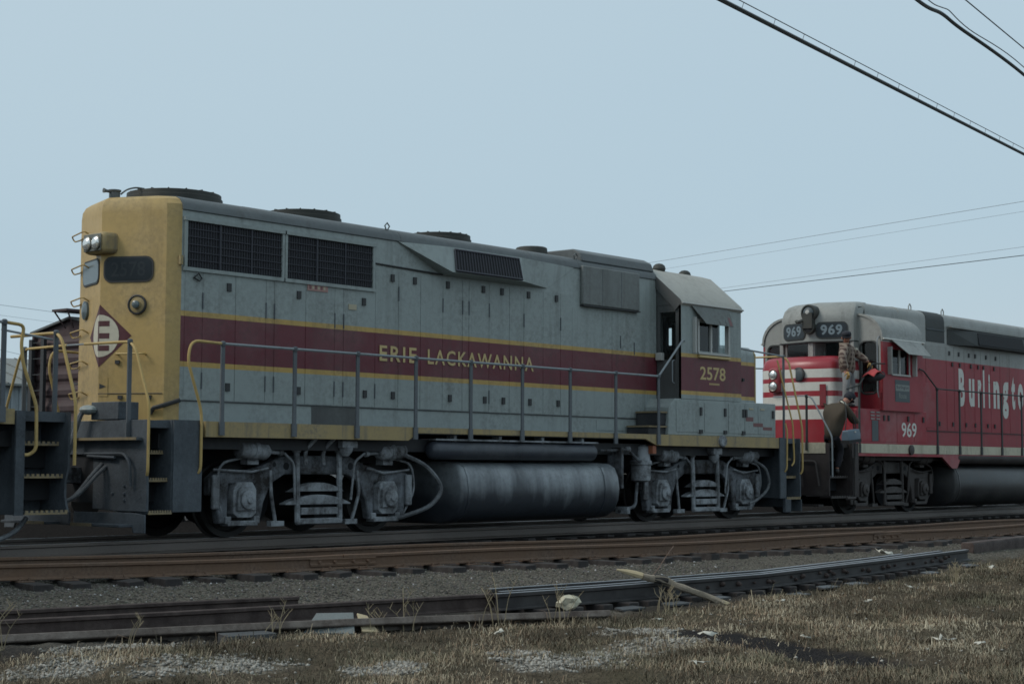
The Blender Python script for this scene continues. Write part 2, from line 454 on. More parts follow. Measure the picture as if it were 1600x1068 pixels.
# ------------------------------------------------------------------ terrain
def vnoise(x, y, seed=0):
    """smooth value noise in numpy"""
    xi = np.floor(x).astype(np.int64); yi = np.floor(y).astype(np.int64)
    fx = x-xi; fy = y-yi
    fx = fx*fx*(3-2*fx); fy = fy*fy*(3-2*fy)
    def h(a, b):
        n = (a*374761393+b*668265263+seed*1442695041) & 0xffffffff
        n = ((n ^ (n >> 13))*1274126177) & 0xffffffff
        return ((n ^ (n >> 16)) & 0xffff)/65535.
    return (h(xi, yi)*(1-fx)+h(xi+1, yi)*fx)*(1-fy)+(h(xi, yi+1)*(1-fx)+h(xi+1, yi+1)*fx)*fy
def fbm(x, y, s, seed=0, o=4):
    a, t, n = 1., 0., 0.
    for k in range(o):
        t = t+a*vnoise(x*s*2**k, y*s*2**k, seed+k); n += a; a *= .5
    return t/n
XN = np.array([-40, -20, -12, -8, -5, -2.8, -.7, 1.5, 4, 8, 16, 30, 80, 200.])
YN = np.array([-.75, -.76, -.95, -1.75, -2.58, -3.18, -3.68, -4.08, -4.48, -4.83, -5.03, -5.1, -5.1, -5.1])
def near_rail(x):
    """y of the near rail of the siding, smoothed"""
    x = np.asarray(x, float)
    return sum(np.interp(x+k*.5, XN, YN) for k in (-3, -2, -1, 0, 1, 2, 3))/7
def sstep(a, b, t):
    t = np.clip((t-a)/(b-a), 0, 1); return t*t*(3-2*t)
def gz(x, y):
    x = np.asarray(x, float); y = np.asarray(y, float)
    yn = near_rail(x)
    z = -.215-.095*sstep(-1.5, -2.4, y)
    dd = yn-y
    z = z-.045*sstep(-.2, .25, dd)-.225*sstep(.7, 2.6, dd)-.05*sstep(4, 9, dd)
    g = sstep(2.6, 4.0, dd)
    z = z+(fbm(x, y, .9, 3)-.5)*(.03+.13*g)+(fbm(x, y, 5., 9, 3)-.5)*(.025+.05*g)
    z = np.where(y > 1.8, np.minimum(z, -.24), z)
    return z
def soil_line(x):
    # where the dry grass begins, along the camera side of the loose rails
    return np.interp(x, [-30, -10, -6.7, -5.5, -4.6, -3.7, -2.85, -.92, .3, 3, 6.5, 10.6, 16, 40],
                     [-6.9, -7.0, -7.05, -7.05, -7.0, -7.12, -7.4, -8.12, -7.95, -7.85, -7.4, -6.95, -6.6, -6.5])
PALE = [(-6.3, -8.3, .8, .45), (-7.2, -7.6, .7, .35), (-4.3, -10.2, .75, .5), (-3.9, -9.6, .5, .35), (-6.2, -6.9, .9, .3), (-2.6, -9.9, 1., .35), (-1.9, -9.2, .6, .3), (-5.4, -9.3, .4, .3)]
def pale_mask(x, y):
    m = np.zeros_like(x)
    for cx, cy, a, b in PALE:
        m = np.maximum(m, np.exp(-(((x-cx)/a)**2+((y-cy)/b)**2)))
    return np.clip(m*1.5*(fbm(x, y, 2.2, 40)+.1)-.25, 0, 1)
def darkened_mask(x, y):
    # long dark strip across the grass
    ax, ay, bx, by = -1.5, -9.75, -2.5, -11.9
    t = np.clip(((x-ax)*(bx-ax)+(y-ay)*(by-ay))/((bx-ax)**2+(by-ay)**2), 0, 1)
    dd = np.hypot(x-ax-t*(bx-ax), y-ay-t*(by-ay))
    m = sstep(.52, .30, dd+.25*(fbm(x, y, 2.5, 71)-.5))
    # dark dirt, and shade below the loose rails put into the colour
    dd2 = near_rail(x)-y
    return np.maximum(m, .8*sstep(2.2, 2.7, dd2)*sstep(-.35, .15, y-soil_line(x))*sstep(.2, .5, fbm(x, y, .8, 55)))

def make_ground():
    xs = np.concatenate([[-900, -400, -150, -60, -30, -20], np.arange(-14, 26, .1), np.arange(26, 46, .5), [50, 60, 90, 160, 400, 900, 1800]])
    ys = np.concatenate([[-300, -100, -50, -30, -22], np.arange(-17, -.6, .1), np.arange(-.5, 3, .4), [4, 6, 9, 14, 25, 60, 150, 400, 900, 1800]])
    X, Y = np.meshgrid(xs, ys)
    Z = gz(X, Y)
    me = bpy.data.meshes.new('ground')
    nx, ny = len(xs), len(ys)
    v = np.stack([X.ravel(), Y.ravel(), Z.ravel()], 1)
    i = np.arange((nx-1)*(ny-1)); r, c = i//(nx-1), i % (nx-1)
    q = np.stack([r*nx+c, r*nx+c+1, (r+1)*nx+c+1, (r+1)*nx+c], 1)
    me.vertices.add(len(v)); me.vertices.foreach_set('co', v.ravel())
    me.loops.add(q.size); me.loops.foreach_set('vertex_index', q.ravel().astype(np.int32))
    me.polygons.add(len(q)); me.polygons.foreach_set('loop_start', np.arange(0, q.size, 4, dtype=np.int32))
    me.update()
    me.polygons.foreach_set('use_smooth', np.ones(len(q), bool))
    def attr(nm, val):
        a = me.attributes.new(nm, 'FLOAT', 'POINT'); a.data.foreach_set('value', val.ravel().astype(np.float32))
    nb = fbm(X, Y, 1.5, 21)-.5
    attr('gravel', sstep(-.1, .3, Y-soil_line(X)+nb*.5))
    attr('pale', pale_mask(X, Y))
    attr('darkened', darkened_mask(X, Y))
    attr('oily_dark', np.maximum(sstep(-2.3, -1.5, Y+nb*.8), sstep(4., -.5, X+nb*3)*sstep(.1, .6, Y-near_rail(X)))*sstep(90, 30, Y))  # oily ballast plus shade under and behind the trains, put into the colour
    m, t, b = newmat('ballast and dry earth')
    tc = N(t, 'ShaderNodeTexCoord').outputs['Object']
    def at(nm): return N(t, 'ShaderNodeAttribute', attribute_name=nm).outputs['Fac']
    n1 = noise(t, tc, 1.2, 5); n2 = noise(t, tc, 9, 6, .7); n3 = noise(t, tc, 45, 4, .7)
    vor = N(t, 'ShaderNodeTexVoronoi'); vor.inputs['Scale'].default_value = 42; t.links.new(tc, vor.inputs['Vector'])
    bw = N(t, 'ShaderNodeRGBToBW'); t.links.new(vor.outputs['Color'], bw.inputs[0])
    grav = mixc(t, rampf(t, bw.outputs[0], .2, .8), (.082, .075, .064), (.185, .170, .145))
    grav = mixc(t, rampf(t, n1, .35, .7, 0, .5), grav, (.085, .082, .07))
    earth = mixc(t, rampf(t, n2, .3, .7), (.050, .042, .033), (.135, .112, .082))
    earth = mixc(t, rampf(t, n1, .45, .7, 0, .7), earth, (.085, .075, .05))
    c = mixc(t, at('gravel'), earth, grav)
    c = mixc(t, at('pale'), c, mixc(t, rampf(t, bw.outputs[0], .2, .75), (.17, .15, .125), (.42, .40, .35)))
    c = mixc(t, at('darkened'), c, mixc(t, rampf(t, n3, .3, .7), (.018, .018, .02), (.05, .047, .045)))
    c = mixc(t, at('oily_dark'), c, mixc(t, rampf(t, bw.outputs[0], .2, .9), (.013, .012, .012), (.034, .031, .029)))
    t.links.new(c, b.inputs['Base Color']); b.inputs['Roughness'].default_value = .95
    b.inputs['Specular IOR Level'].default_value = 0
    bn = N(t, 'ShaderNodeBump'); bn.inputs['Strength'].default_value = .8; bn.inputs['Distance'].default_value = .03
    hh = N(t, 'ShaderNodeMath', operation='ADD'); t.links.new(vor.outputs['Distance'], hh.inputs[0]); t.links.new(n2, hh.inputs[1])
    t.links.new(hh.outputs[0], bn.inputs['Height']); t.links.new(bn.outputs[0], b.inputs['Normal'])
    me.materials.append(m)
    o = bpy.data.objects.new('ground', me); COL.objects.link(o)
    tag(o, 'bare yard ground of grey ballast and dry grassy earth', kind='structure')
make_ground()

def colattr_mat(name, rough=.9, trans=0.):
    m, t, b = newmat(name)
    a = N(t, 'ShaderNodeAttribute', attribute_name='tint')
    t.links.new(a.outputs['Color'], b.inputs['Base Color']); b.inputs['Roughness'].default_value = rough
    b.inputs['Specular IOR Level'].default_value = .15
    return m
def soup(name, V, F, nper, cols, mat, label):
    """joined mesh of many small equal pieces; cols = colour per piece"""
    me = bpy.data.meshes.new(name)
    me.vertices.add(len(V)); me.vertices.foreach_set('co', V.ravel())
    k = F.shape[1]
    me.loops.add(F.size); me.loops.foreach_set('vertex_index', F.ravel().astype(np.int32))
    me.polygons.add(len(F)); me.polygons.foreach_set('loop_start', np.arange(0, F.size, k, dtype=np.int32))
    me.update()
    a = me.color_attributes.new('tint', 'FLOAT_COLOR', 'POINT')
    cc = np.concatenate([np.repeat(cols, nper, 0), np.ones((len(V), 1))], 1)
    a.data.foreach_set('color', cc.ravel().astype(np.float32))
    me.materials.append(mat)
    o = bpy.data.objects.new(name, me); COL.objects.link(o)
    return tag(o, label, kind='stuff')
OCT = np.array([(1, 0, 0), (-1, 0, 0), (0, 1, 0), (0, -1, 0), (0, 0, 1), (0, 0, -1), (.6, .6, .5), (-.6, .5, .6)], float)[:6]
OCF = np.array([(0, 2, 4), (2, 1, 4), (1, 3, 4), (3, 0, 4), (2, 0, 5), (1, 2, 5), (3, 1, 5), (0, 3, 5)])
def stones(name, x, y, size, cols, label, flat=.65):
    n = len(x)
    z = gz(x, y)+size*.15
    a = rng.uniform(0, 6.28, n); ca, sa = np.cos(a), np.sin(a)
    P = OCT[None]*rng.uniform(.6, 1.25, (n, 6, 1))*size[:, None, None]
    P = P+rng.normal(0, .18, (n, 6, 3))*size[:, None, None]
    P[:, :, 2] *= flat
    Q = P.copy(); Q[:, :, 0] = P[:, :, 0]*ca[:, None]-P[:, :, 1]*sa[:, None]; Q[:, :, 1] = P[:, :, 0]*sa[:, None]+P[:, :, 1]*ca[:, None]
    Q += np.stack([x, y, z], 1)[:, None, :]
    F = (OCF[None]+np.arange(n)[:, None, None]*6).reshape(-1, 3)
    return soup(name, Q.reshape(-1, 3), F, 6, cols, M['stuffmat'], label)
M['stuffmat'] = colattr_mat('stone chips')
M['grassmat'] = colattr_mat('dry grass blades', .85)
# loose ballast stones between the siding and the stacked rails, and along the tracks
n = 44000
x = rng.uniform(-9, 22, n*2); x = np.where(rng.random(n*2) < .6, rng.uniform(-8, 5, n*2), x); y = near_rail(x)+rng.uniform(-3.1, 2.2, n*2)
ok = (y < -.95) & (y > near_rail(x)-2.6-.5*rng.random(n*2)) & (y > soil_line(x)); x, y = x[ok][:n], y[ok][:n]
g = rng.uniform(.06, .19, (len(x), 1))*np.array([[1, .94, .83]])*rng.uniform(.92, 1.08, (len(x), 3))
dk = (y > near_rail(x)+.9) | ((y > near_rail(x)+.2) & (x < 1.5)); g[dk] *= .35  # stones darkened along with the shade painted beside the trains
wh = rng.random(len(x)) < .012; g[wh] = rng.uniform(.3, .55, (wh.sum(), 1))
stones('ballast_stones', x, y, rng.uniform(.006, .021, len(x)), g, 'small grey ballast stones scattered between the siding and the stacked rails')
# pale limestone chips in patches of the foreground
n = 9000
k = rng.integers(0, len(PALE), n*3); pc = np.array(PALE)[k]
x = pc[:, 0]+rng.normal(0, .75, n*3)*pc[:, 2]; y = pc[:, 1]+rng.normal(0, .75, n*3)*pc[:, 3]
ok = pale_mask(x, y) > rng.uniform(.02, .6, n*3); x, y = x[ok][:n], y[ok][:n]
g = rng.uniform(.10, .40, (len(x), 1))*np.array([[1, .96, .86]])
stones('limestone_chips', x, y, rng.uniform(.008, .026, len(x)), g, 'pale limestone chips lying in patches among the dry grass')
# odd white bits strewn over the grass
n = 900
x = rng.uniform(-8.5, 9, n); y = soil_line(x)-rng.uniform(0, 7, n)
stones('white_litter', x, y, rng.uniform(.006, .022, n), rng.uniform(.2, .5, (n, 1))*np.array([[1, .95, .85]]), 'tiny pale chips and litter strewn through the grass')

def grass():
    n = 260000
    x = rng.uniform(-9.5, 12, n*3); y = soil_line(x)+.1-rng.uniform(0, 1, n*3)*8.2
    dist = np.hypot(x+14.85, y+18.7)
    pr = sstep(.40, .70, fbm(x, y, 1.0, 60)*.7+fbm(x, y, 4.5, 61)*.5-.07)+.12
    pr *= 1-.93*pale_mask(x, y); pr *= 1-.97*darkened_mask(x, y)
    pr *= np.clip(12/dist, .2, 1.)*sstep(.12, -.25, y-soil_line(x)+.5*(fbm(x, y, 1.4, 66)-.5))
    ok = rng.random(n*3) < pr
    x, y = x[ok][:n], y[ok][:n]; n = len(x)
    L = rng.gamma(2.6, .018, n)*(0.55+.9*fbm(x, y, 1.6, 62))
    tall = rng.random(n) < .003; L[tall] *= 2.8
    wd = rng.uniform(.0011, .0024, n)*(1+.04*np.hypot(x+14.85, y+18.7))
    a = rng.uniform(0, 6.28, n); lean = np.clip(rng.normal(1.4, .55, n), .1, 2.3); thatch = rng.random(n) < .3; lean[thatch] = rng.uniform(2.0, 2.6, thatch.sum())
    dx, dy = np.cos(a), np.sin(a)
    sx, sy = -dy, dx
    z = gz(x, y)-.005
    V = np.zeros((n, 5, 3))
    for j, (t, ww) in enumerate(((0, 1), (.5, .8))):
        h = L*np.sin(np.pi/2*t)*np.cos(lean*t*.75); f = L*t*np.sin(lean*(t*.6+.25))
        for s in (0, 1):
            q = (1 if s else -1)*wd*ww
            V[:, j*2+s] = np.stack([x+dx*f+sx*q, y+dy*f+sy*q, z+h], 1)
    V[:, 4] = np.stack([x+dx*L*np.sin(lean*.9), y+dy*L*np.sin(lean*.9), z+L*np.cos(lean*.75)], 1)
    F = np.array([(0, 1, 3), (0, 3, 2), (2, 3, 4)])
    F = (F[None]+np.arange(n)[:, None, None]*5).reshape(-1, 3)
    pal = .82*np.array([(.27, .225, .155), (.34, .29, .205), (.21, .18, .13), (.15, .14, .095), (.24, .175, .12), (.44, .39, .29)])
    hue = fbm(x, y, .8, 63)
    k = np.clip(((hue-.5)*11+2.5+rng.normal(0, 1.2, n)), 0, 5).astype(int)
    pt = .5+1.0*sstep(.3, .7, fbm(x, y, 1.7, 64))*(.7+.6*fbm(x, y, 6., 65))
    cols = pal[np.array([3, 2, 0, 4, 1, 5])[k]]*rng.uniform(.65, 1.25, (n, 1))*pt[:, None]
    soup('dry_grass', V.reshape(-1, 3), F, 5, cols, M['grassmat'], 'dry tan and olive grass covering the foreground bank')
grass()

# ------------------------------------------------------------------ tracks
RAILP = [(-.07, 0), (-.07, .012), (-.012, .032), (-.009, .125), (-.036, .138), (-.036, .165), (-.028, .172), (.028, .172), (.036, .165), (.036, .138), (.009, .125), (.012, .032), (.07, .012), (.07, 0)]
def sweep(path, prof=RAILP, roll=0.):
    """sweep a profile (across, up) along a path of points at the profile's base"""
    P = [Vector(p) for p in path]
    rs = []
    for i, p in enumerate(P):
        d = (P[min(i+1, len(P)-1)]-P[max(i-1, 0)]).normalized()
        a = Vector((d.y, -d.x, 0)).normalized()*-1
        u = a.cross(d) if a.cross(d).z > 0 else d.cross(a)
        c, s_ = math.cos(roll), math.sin(roll)
        rs.append([p+a*(q[0]*c-q[1]*s_)+u*(q[0]*s_+q[1]*c) for q in prof])
    return MB().rings(rs)
TIE_MESH = {}
def tie_object(name, parent, cx, cy, ztop, ang, L, org, wd=.23, h=.17, var=0):
    key = (round(L, 2), var)
    if key not in TIE_MESH:
        m = MB(); rr = random.Random(var*13+int(L*10))
        e = [rr.uniform(-.02, .02) for _ in range(8)]
        m.add([(-wd/2+e[0], -L/2+e[1], -h), (wd/2+e[2], -L/2+e[3], -h), (wd/2+e[0], L/2, -h), (-wd/2+e[1], L/2+e[3], -h),
               (-wd/2+e[0]+.012, -L/2+e[1]+.015, e[4]*.5), (wd/2+e[2]-.012, -L/2+e[3]+.01, e[5]*.5), (wd/2+e[0]-.01, L/2, 0), (-wd/2+e[1]+.01, L/2+e[3], 0)],
              [(0, 3, 2, 1), (4, 5, 6, 7), (0, 1, 5, 4), (1, 2, 6, 5), (2, 3, 7, 6), (3, 0, 4, 7)])
        keep = ORG.copy(); set_org((0, 0, 0))
        o = m.build(name, M['tie'], parent, bev=.008); set_org(keep)
        TIE_MESH[key] = o
    else:
        o = TIE_MESH[key].copy(); COL.objects.link(o); o.parent = parent; o.name = name
    o.location = Vector((cx, cy, ztop))-Vector(org)
    o.rotation_euler = (random.uniform(-.01, .01), random.uniform(-.03, .03), ang)
    return o
# main track under the locomotives
org = (6, 0, -.2); set_org(org)
mt = empty('railway_track', org, 'main railway track with worn shiny rails under the three locomotives', 'railway track')
for yy in (-.754, .754):
    sweep([(-60, yy, -.172), (0, yy, -.172), (60, yy, -.172), (160, yy, -.172)]).build('rail', M['railtop'], mt)
    MB().box(-60, 160, yy-.022, yy+.022, .0005, .003).build('rail_head', M['polished'], mt)
k = 0
xx = -14.
while xx < 36:
    tie_object('tie', mt, xx, random.uniform(-.04, .04), -.182, random.uniform(-.02, .02), 2.6, org, var=k % 4); k += 1
    xx += .53+random.uniform(-.03, .03)
# siding, curving away from the main track
org = (2, -4.2, -.3); set_org(org)
st = empty('railway_track.001', org, 'rusty brown siding track curving in front of the locomotives', 'railway track')
px = np.arange(-9, 70, .5)
def off(d):
    yy = near_rail(px); dy = np.gradient(yy, px); nrm = np.sqrt(1+dy*dy)
    return [(float(a-b/c*d), float(q+d/c), -.272+.012*math.sin(a*.8)) for a, q, b, c in zip(px, yy, dy, nrm)]
pn, pf = off(0), off(1.47)
J = [8.4-.9+.0, ]                                   # rail joints
cuts_n = [-9, -.55, 11.1, 70]
def seg(path, a, b): return [p for p in path if a <= p[0] <= b]
for a, b in zip(cuts_n[:-1], cuts_n[1:]):
    pp = seg(pn, a, b)
    e0 = float(np.interp(a+.006, px, near_rail(px))); e1 = float(np.interp(b-.006, px, near_rail(px)))
    pp = [(a+.006, e0, -.272)]+[q for q in pp if a+.05 < q[0] < b-.05]+[(b-.006, e1, -.272)]
    sweep(pp).build('rail', M['railrust'], st)
sweep(pf).build('rail', M['railrust'], st)
sweep([(px_, y_+.0, z_) for px_, y_, z_ in seg(off(1.40), -9, -8.8)] or [(-9, -1, -.3), (-8.9, -1, -.3)])
for jx in (-.55, 11.1):
    yj = float(near_rail(jx)); dyj = float(near_rail(jx+.3)-near_rail(jx-.3))/.6
    jb = MB()
    jp = [(-.014, .034), (-.036, .036), (-.040, .06), (-.026, .075), (-.026, .10), (-.040, .122), (-.036, .136), (-.014, .13)]
    jb = sweep([(jx-.46, yj-.46*dyj, -.272), (jx+.46, yj+.46*dyj, -.272)], jp)
    for bx in (-.34, -.13, .13, .34):
        jb.cyl((jx+bx, yj+bx*dyj-.02, -.272+.088), (jx+bx, yj+bx*dyj-.062, -.272+.088), .02, n=6)
    jb.build('joint_bar', M['railrust'], st)
xx = -8.6; k = 0; spk = []
while xx < 30:
    yy = float(near_rail(xx)); dy = float(near_rail(xx+.3)-near_rail(xx-.3))/.6
    a = math.atan(dy)
    L = 2.6 if xx > 3 else 2.6
    c = (.76+random.uniform(-.13, .10))
    tie_object('tie', st, xx-math.sin(a)*c, yy+math.cos(a)*c, -.287+random.uniform(-.008, .008), a+random.uniform(-.03, .03), L, org, var=k % 5)
    spk.append((xx, yy, a))
    k += 1
    xx += .52+random.uniform(-.06, .06)
# tie plates with a spike each, alike pieces sharing one mesh
keep = ORG.copy(); set_org((0, 0, 0))
pm = MB().box(-.09, .09, -.16, .14, -.013, -.001); pm.cyl((.05, -.085, 0), (.05, -.085, .035), .012, n=6); pm.cyl((-.05, -.085, 0), (-.05, -.082, .03), .012, n=6)
p0 = pm.build('tie_plate', M['railrust'], st); set_org(keep)
for i, (a, b, c) in enumerate(spk):
    o = p0 if i == 0 else dup(p0)
    o.location = Vector((a, b, -.272))-Vector(org); o.rotation_euler = (0, 0, c)

# ------------------------------------------------------------------ loose rails, ties and rubbish in the foreground
def loose_rail(path, mat, label, roll=0., name='loose_rail', head=None):
    c = Vector(path[len(path)//2])
    o = sweep(path, roll=roll).build(name, mat, loc=c)
    if head:
        keep = ORG.copy(); set_org(c)
        sweep(path, [(-.033, .1722), (-.033, .1745), (.033, .1745), (.033, .1722)]).build('rail_head', head, o); set_org(keep)
    return tag(o, label, 'rail', 'loose rails lying beside the siding')
loose_rail([(-9.5, -3.75, -.56), (-6, -4.68, -.56), (-4.2, -5.06, -.56), (-2.75, -5.32, -.57)], M['oldrail'], 'short dark loose rail at left lying behind the longest rusty loose rail')
loose_rail([(-10, -4.85, -.535), (-6.7, -5.76, -.535), (-5, -6.2, -.535), (-3.1, -6.62, -.53), (-1.08, -7.0, -.53)], M['oldrail'], 'long upright rusty loose rail at left that ends before the white stone')
loose_rail([(-10, -5.2, -.56), (-6.7, -6.04, -.56), (-5.2, -6.5, -.565), (-3.7, -6.94, -.575), (-2.85, -7.22, -.585), (-.92, -8.02, -.60)], M['oldrail2'], 'brownish grey loose rail tipped on its side at the edge of the grass', roll=R(62))
D = [(-1.75, -7.26, -.50), (-.27, -7.42, -.50), (2.9, -7.55, -.50), (6.5, -7.15, -.50), (10.6, -6.62, -.50)]
loose_rail(D, M['darkrail'], 'blue grey loose rail nearest the grass on the low tie stack', head=M['bluerail'])
loose_rail([(a+.25, b+.17, c+.001) for a, b, c in D[:4]]+[(9.9, -6.5, -.499)], M['darkrail'], 'blue grey loose rail in the middle of the tie stack', head=M['bluerail'])
loose_rail([(-1.3, -6.75, -.5), (1, -6.98, -.5), (3.65, -7.12, -.5), (6.6, -6.78, -.5), (8.6, -6.5, -.5)], M['darkrail'], 'blue grey loose rail on the far side of the tie stack', head=M['bluerail'])
# short blocks under the stacked rails
set_org((0, 0, 0))
xs = -1.2; k = 0
Dx = np.array([p[0] for p in D]); Dy = np.array([p[1] for p in D])
while xs < 10.4:
    yy = float(np.interp(xs, Dx, Dy))
    o = MB()
    wdt = random.uniform(.16, .24)
    e = [random.uniform(-.025, .025) for _ in range(6)]
    zz = float(gz(xs, yy))
    o.box(xs-wdt/2+e[0], xs+wdt/2+e[1], yy-.20+e[2], yy+.62, min(zz-.05, -.64), -.505+e[3]*.06)
    ob = o.build('tie_block', M['tie'], bev=.012, loc=(xs, yy+.2, -.62))
    tag(ob, 'black creosoted tie block propping up the blue grey loose rails', 'tie block', 'tie blocks under the loose rails')
    if k % 2 == 0 and random.random() < .75:
        pl = MB(); a = random.uniform(-.2, .2); zt = float(gz(xs+.2, yy-.33))
        pl.add([(xs+.02, yy-.38, zt+.03), (xs+.42, yy-.40+a*.1, zt+.035), (xs+.36, yy-.27+a*.1, zt+.05), (xs+.02, yy-.26, zt+.048),
                (xs+.02, yy-.38, zt+.012), (xs+.42, yy-.40+a*.1, zt+.017), (xs+.36, yy-.27+a*.1, zt+.03), (xs+.02, yy-.26, zt+.028)],
               [(0, 1, 2, 3), (7, 6, 5, 4), (0, 4, 5, 1), (1, 5, 6, 2), (2, 6, 7, 3), (3, 7, 4, 0)])
        pb = pl.build('tie_plate', M['oldplate'], loc=(xs+.2, yy-.3, zt))
        tag(pb, 'loose flat steel tie plate lying at the foot of the tie stack', 'steel plate', 'loose tie plates by the tie stack')
    for q in range(2):
        if random.random() < .6:
            bb = MB(); bx = xs+random.uniform(.1, .3); zt = -.56
            bb.cyl((bx, yy-.03, -.43), (bx, yy-.09, -.43), .03, n=6); bb.cyl((bx, yy-.09, -.43), (bx, yy-.12, -.43), .018, n=6)
            break
    xs += random.uniform(.38, .52); k += 1
# bolted bars along the near side of the stack (studs showing)
m = MB()
xs = 1.0
while xs < 9.8:
    yy = float(np.interp(xs, Dx, Dy))
    q = random.uniform(.6, 1.25); m.lathe([(.028*q, 0), (.026*q, .03*q), (.012, .05*q)], (xs, yy-.012, -.415+random.uniform(-.035, .02)), (0, -1, random.uniform(-.3, .3)), 7)
    xs += random.choice([.12, .2, .28, .34, .55])
o = m.build('bolt_studs', M['oldrail'], loc=(5, -7.3, -.42)); tag(o, 'row of dull bolt heads along the web of the nearest stacked rail', 'bolts', kind='stuff')
# dark timber at the right edge
o = MB()
o.prism([(-.11, -.09), (.11, -.09), (.12, .07), (.10, .11), (-.10, .11), (-.12, .06)], 0, 3.2, 'x')
o.v = [(11.4+a*.98, -6.25+b+a*.05, -.36+c+a*.01) for a, b, c in o.v]
ob = o.build('timber', M['oldrail'], loc=(12.9, -6.2, -.47), bev=.015)
tag(ob, 'dark squared timber lying beyond the end of the stacked rails at right', 'timber')
# broken wooden pole leaning across the stack
PA, PB_ = Vector((.31, -7.28, -.17)), Vector((1.42, -8.08, -.60))
P = []
for i in range(15):
    t = i/14
    P.append(PA*(1-t)+PB_*t+Vector((.012*math.sin(i*1.3), .01*math.cos(i*1.1), .03*math.sin(math.pi*t)+(.02 if i in (5, 6) else 0))))
tp = MB().tube(P[3:14], [.038, .043, .052, .050, .042, .042, .040, .039, .038, .036, .034], 9)
for i, q in enumerate(tp.v): tp.v[i] = (q[0]+random.uniform(-.006, .006), q[1]+random.uniform(-.006, .006), q[2]+random.uniform(-.006, .006))
po = tp.build('wooden_pole', M['pole'], loc=(.9, -7.7, -.4))
tag(po, 'broken weathered wooden pole leaning across the blue grey rails', 'wooden pole')
set_org((.9, -7.7, -.4))
MB().tube(P[0:4], [.010, .028, .037, .037], 7).build('split_end', M['palewood'], po)
MB().tube([P[12]*.3+P[13]*.7, P[13]*.5+P[14]*.5, P[14]], [.036, .034, .024], 7).build('split_end', M['palewood'], po)
MB().tube([P[4]*.6+P[5]*.4, P[5], P[6]], [.046, .055, .050], 8).build('dark_band', M['tie'], po)

def rock(name, c, s, mat, label, cat, seed=0, sub=2):
    rr = random.Random(seed)
    bm = bmesh.new(); bmesh.ops.create_icosphere(bm, subdivisions=sub, radius=1)
    for v in bm.verts:
        k = 1+rr.uniform(-.28, .22); v.co = Vector((v.co.x*s[0]*k, v.co.y*s[1]*k, v.co.z*s[2]*k))
    me = bpy.data.meshes.new(name); bm.to_mesh(me); bm.free(); me.materials.append(mat)
    o = bpy.data.objects.new(name, me); o.location = c; o.rotation_euler = (0, 0, rr.uniform(0, 6)); COL.objects.link(o)
    return tag(o, label, cat)
rock('white_stone', (-1.0, -7.62, -.44), (.135, .09, .09), M['stone'], 'cream white stone sitting on the end of the tipped loose rail', 'stone', 9, 2)
def slab(name, pts, th, mat, label, cat):
    P = [Vector(p) for p in pts]
    n = (P[1]-P[0]).cross(P[2]-P[0]).normalized()
    if n.z < 0: n = -n
    k = len(P)
    c = sum(P, Vector())/k
    m = MB().add(P+[p-n*th for p in P], [tuple(range(k)), tuple(range(2*k-1, k-1, -1))]+[(i, (i+1) % k, k+(i+1) % k, k+i) for i in range(k)])
    return tag(m.build(name, mat, loc=c, bev=.004), label, cat)
def on_g(x, y, h=0): return (x, y, float(gz(x, y))+h)
slab('concrete_chunk', [on_g(-4.15, -6.95, .0), on_g(-3.72, -7.2, .02), on_g(-3.5, -6.95, .17), on_g(-3.8, -6.75, .17)], .07, M['bluechunk'], 'blue grey broken slab leaning under the tipped loose rail', 'concrete chunk')
slab('board_offcut', [on_g(-3.60, -7.18, .02), on_g(-3.44, -7.24, .01), on_g(-3.36, -7.0, .15), on_g(-3.46, -6.96, .16)], .02, M['palewood'], 'pale board offcut leaning beside the blue grey slab', 'board')
slab('stone_block', [on_g(-5.1, -7.0, .05), on_g(-4.65, -7.15, .05), on_g(-4.6, -6.92, .09), on_g(-5.05, -6.8, .09)], .12, M['oldplate'], 'dull grey stone block half hidden by grass below the tipped loose rail', 'stone block')
slab('wood_chip', [on_g(.9, -3.12, .02), on_g(1.35, -3.2, .03), on_g(1.33, -3.08, .05), on_g(.95, -3.02, .04)], .02, M['palewood'], 'pale wood chip lying on the dark ballast behind the siding', 'wood chip')
SCR = [(-2.15, -10.15, .17, 'crumpled white paper scrap nearest the dark ground strip'), (-3.9, -11.25, .16, 'long torn white paper scrap at the bottom edge below the dark ground strip'), (-1.2, -10.6, .10, 'thin white scrap standing above the dark ground strip'),
       (4.9, -8.55, .17, 'bright white paper scrap in the grass beyond the pole tip'), (-.6, -11.7, .2, 'flat cream cardboard scrap in the grass at far right'), (-.95, -12.2, .1, 'small white scrap near the cream cardboard scrap'),
       (8.9, -6.05, .26, 'white paper scrap beside the far end of the stacked rails'), (9.6, -7.5, .16, 'white scrap near the right edge below the dark timber'), (1.55, -8.65, .12, 'white scrap just beyond the near tip of the pole'),
       (-.75, -8.6, .1, 'white scrap in front of the end of the tipped rail'), (4.4, -6.35, .09, 'white scrap on the grey ballast behind the stacked rails'), (2.35, -6.2, .1, 'bow shaped white scrap on the ballast left of the pole top'),
       (-2.9, -8.3, .08, 'small pale scrap below the tipped rail'), (15.2, -3.2, .2, 'white scrap on the ballast under the red locomotive'), (2.4, -9.3, .09, 'small white scrap in the grass above the dark ground strip')]
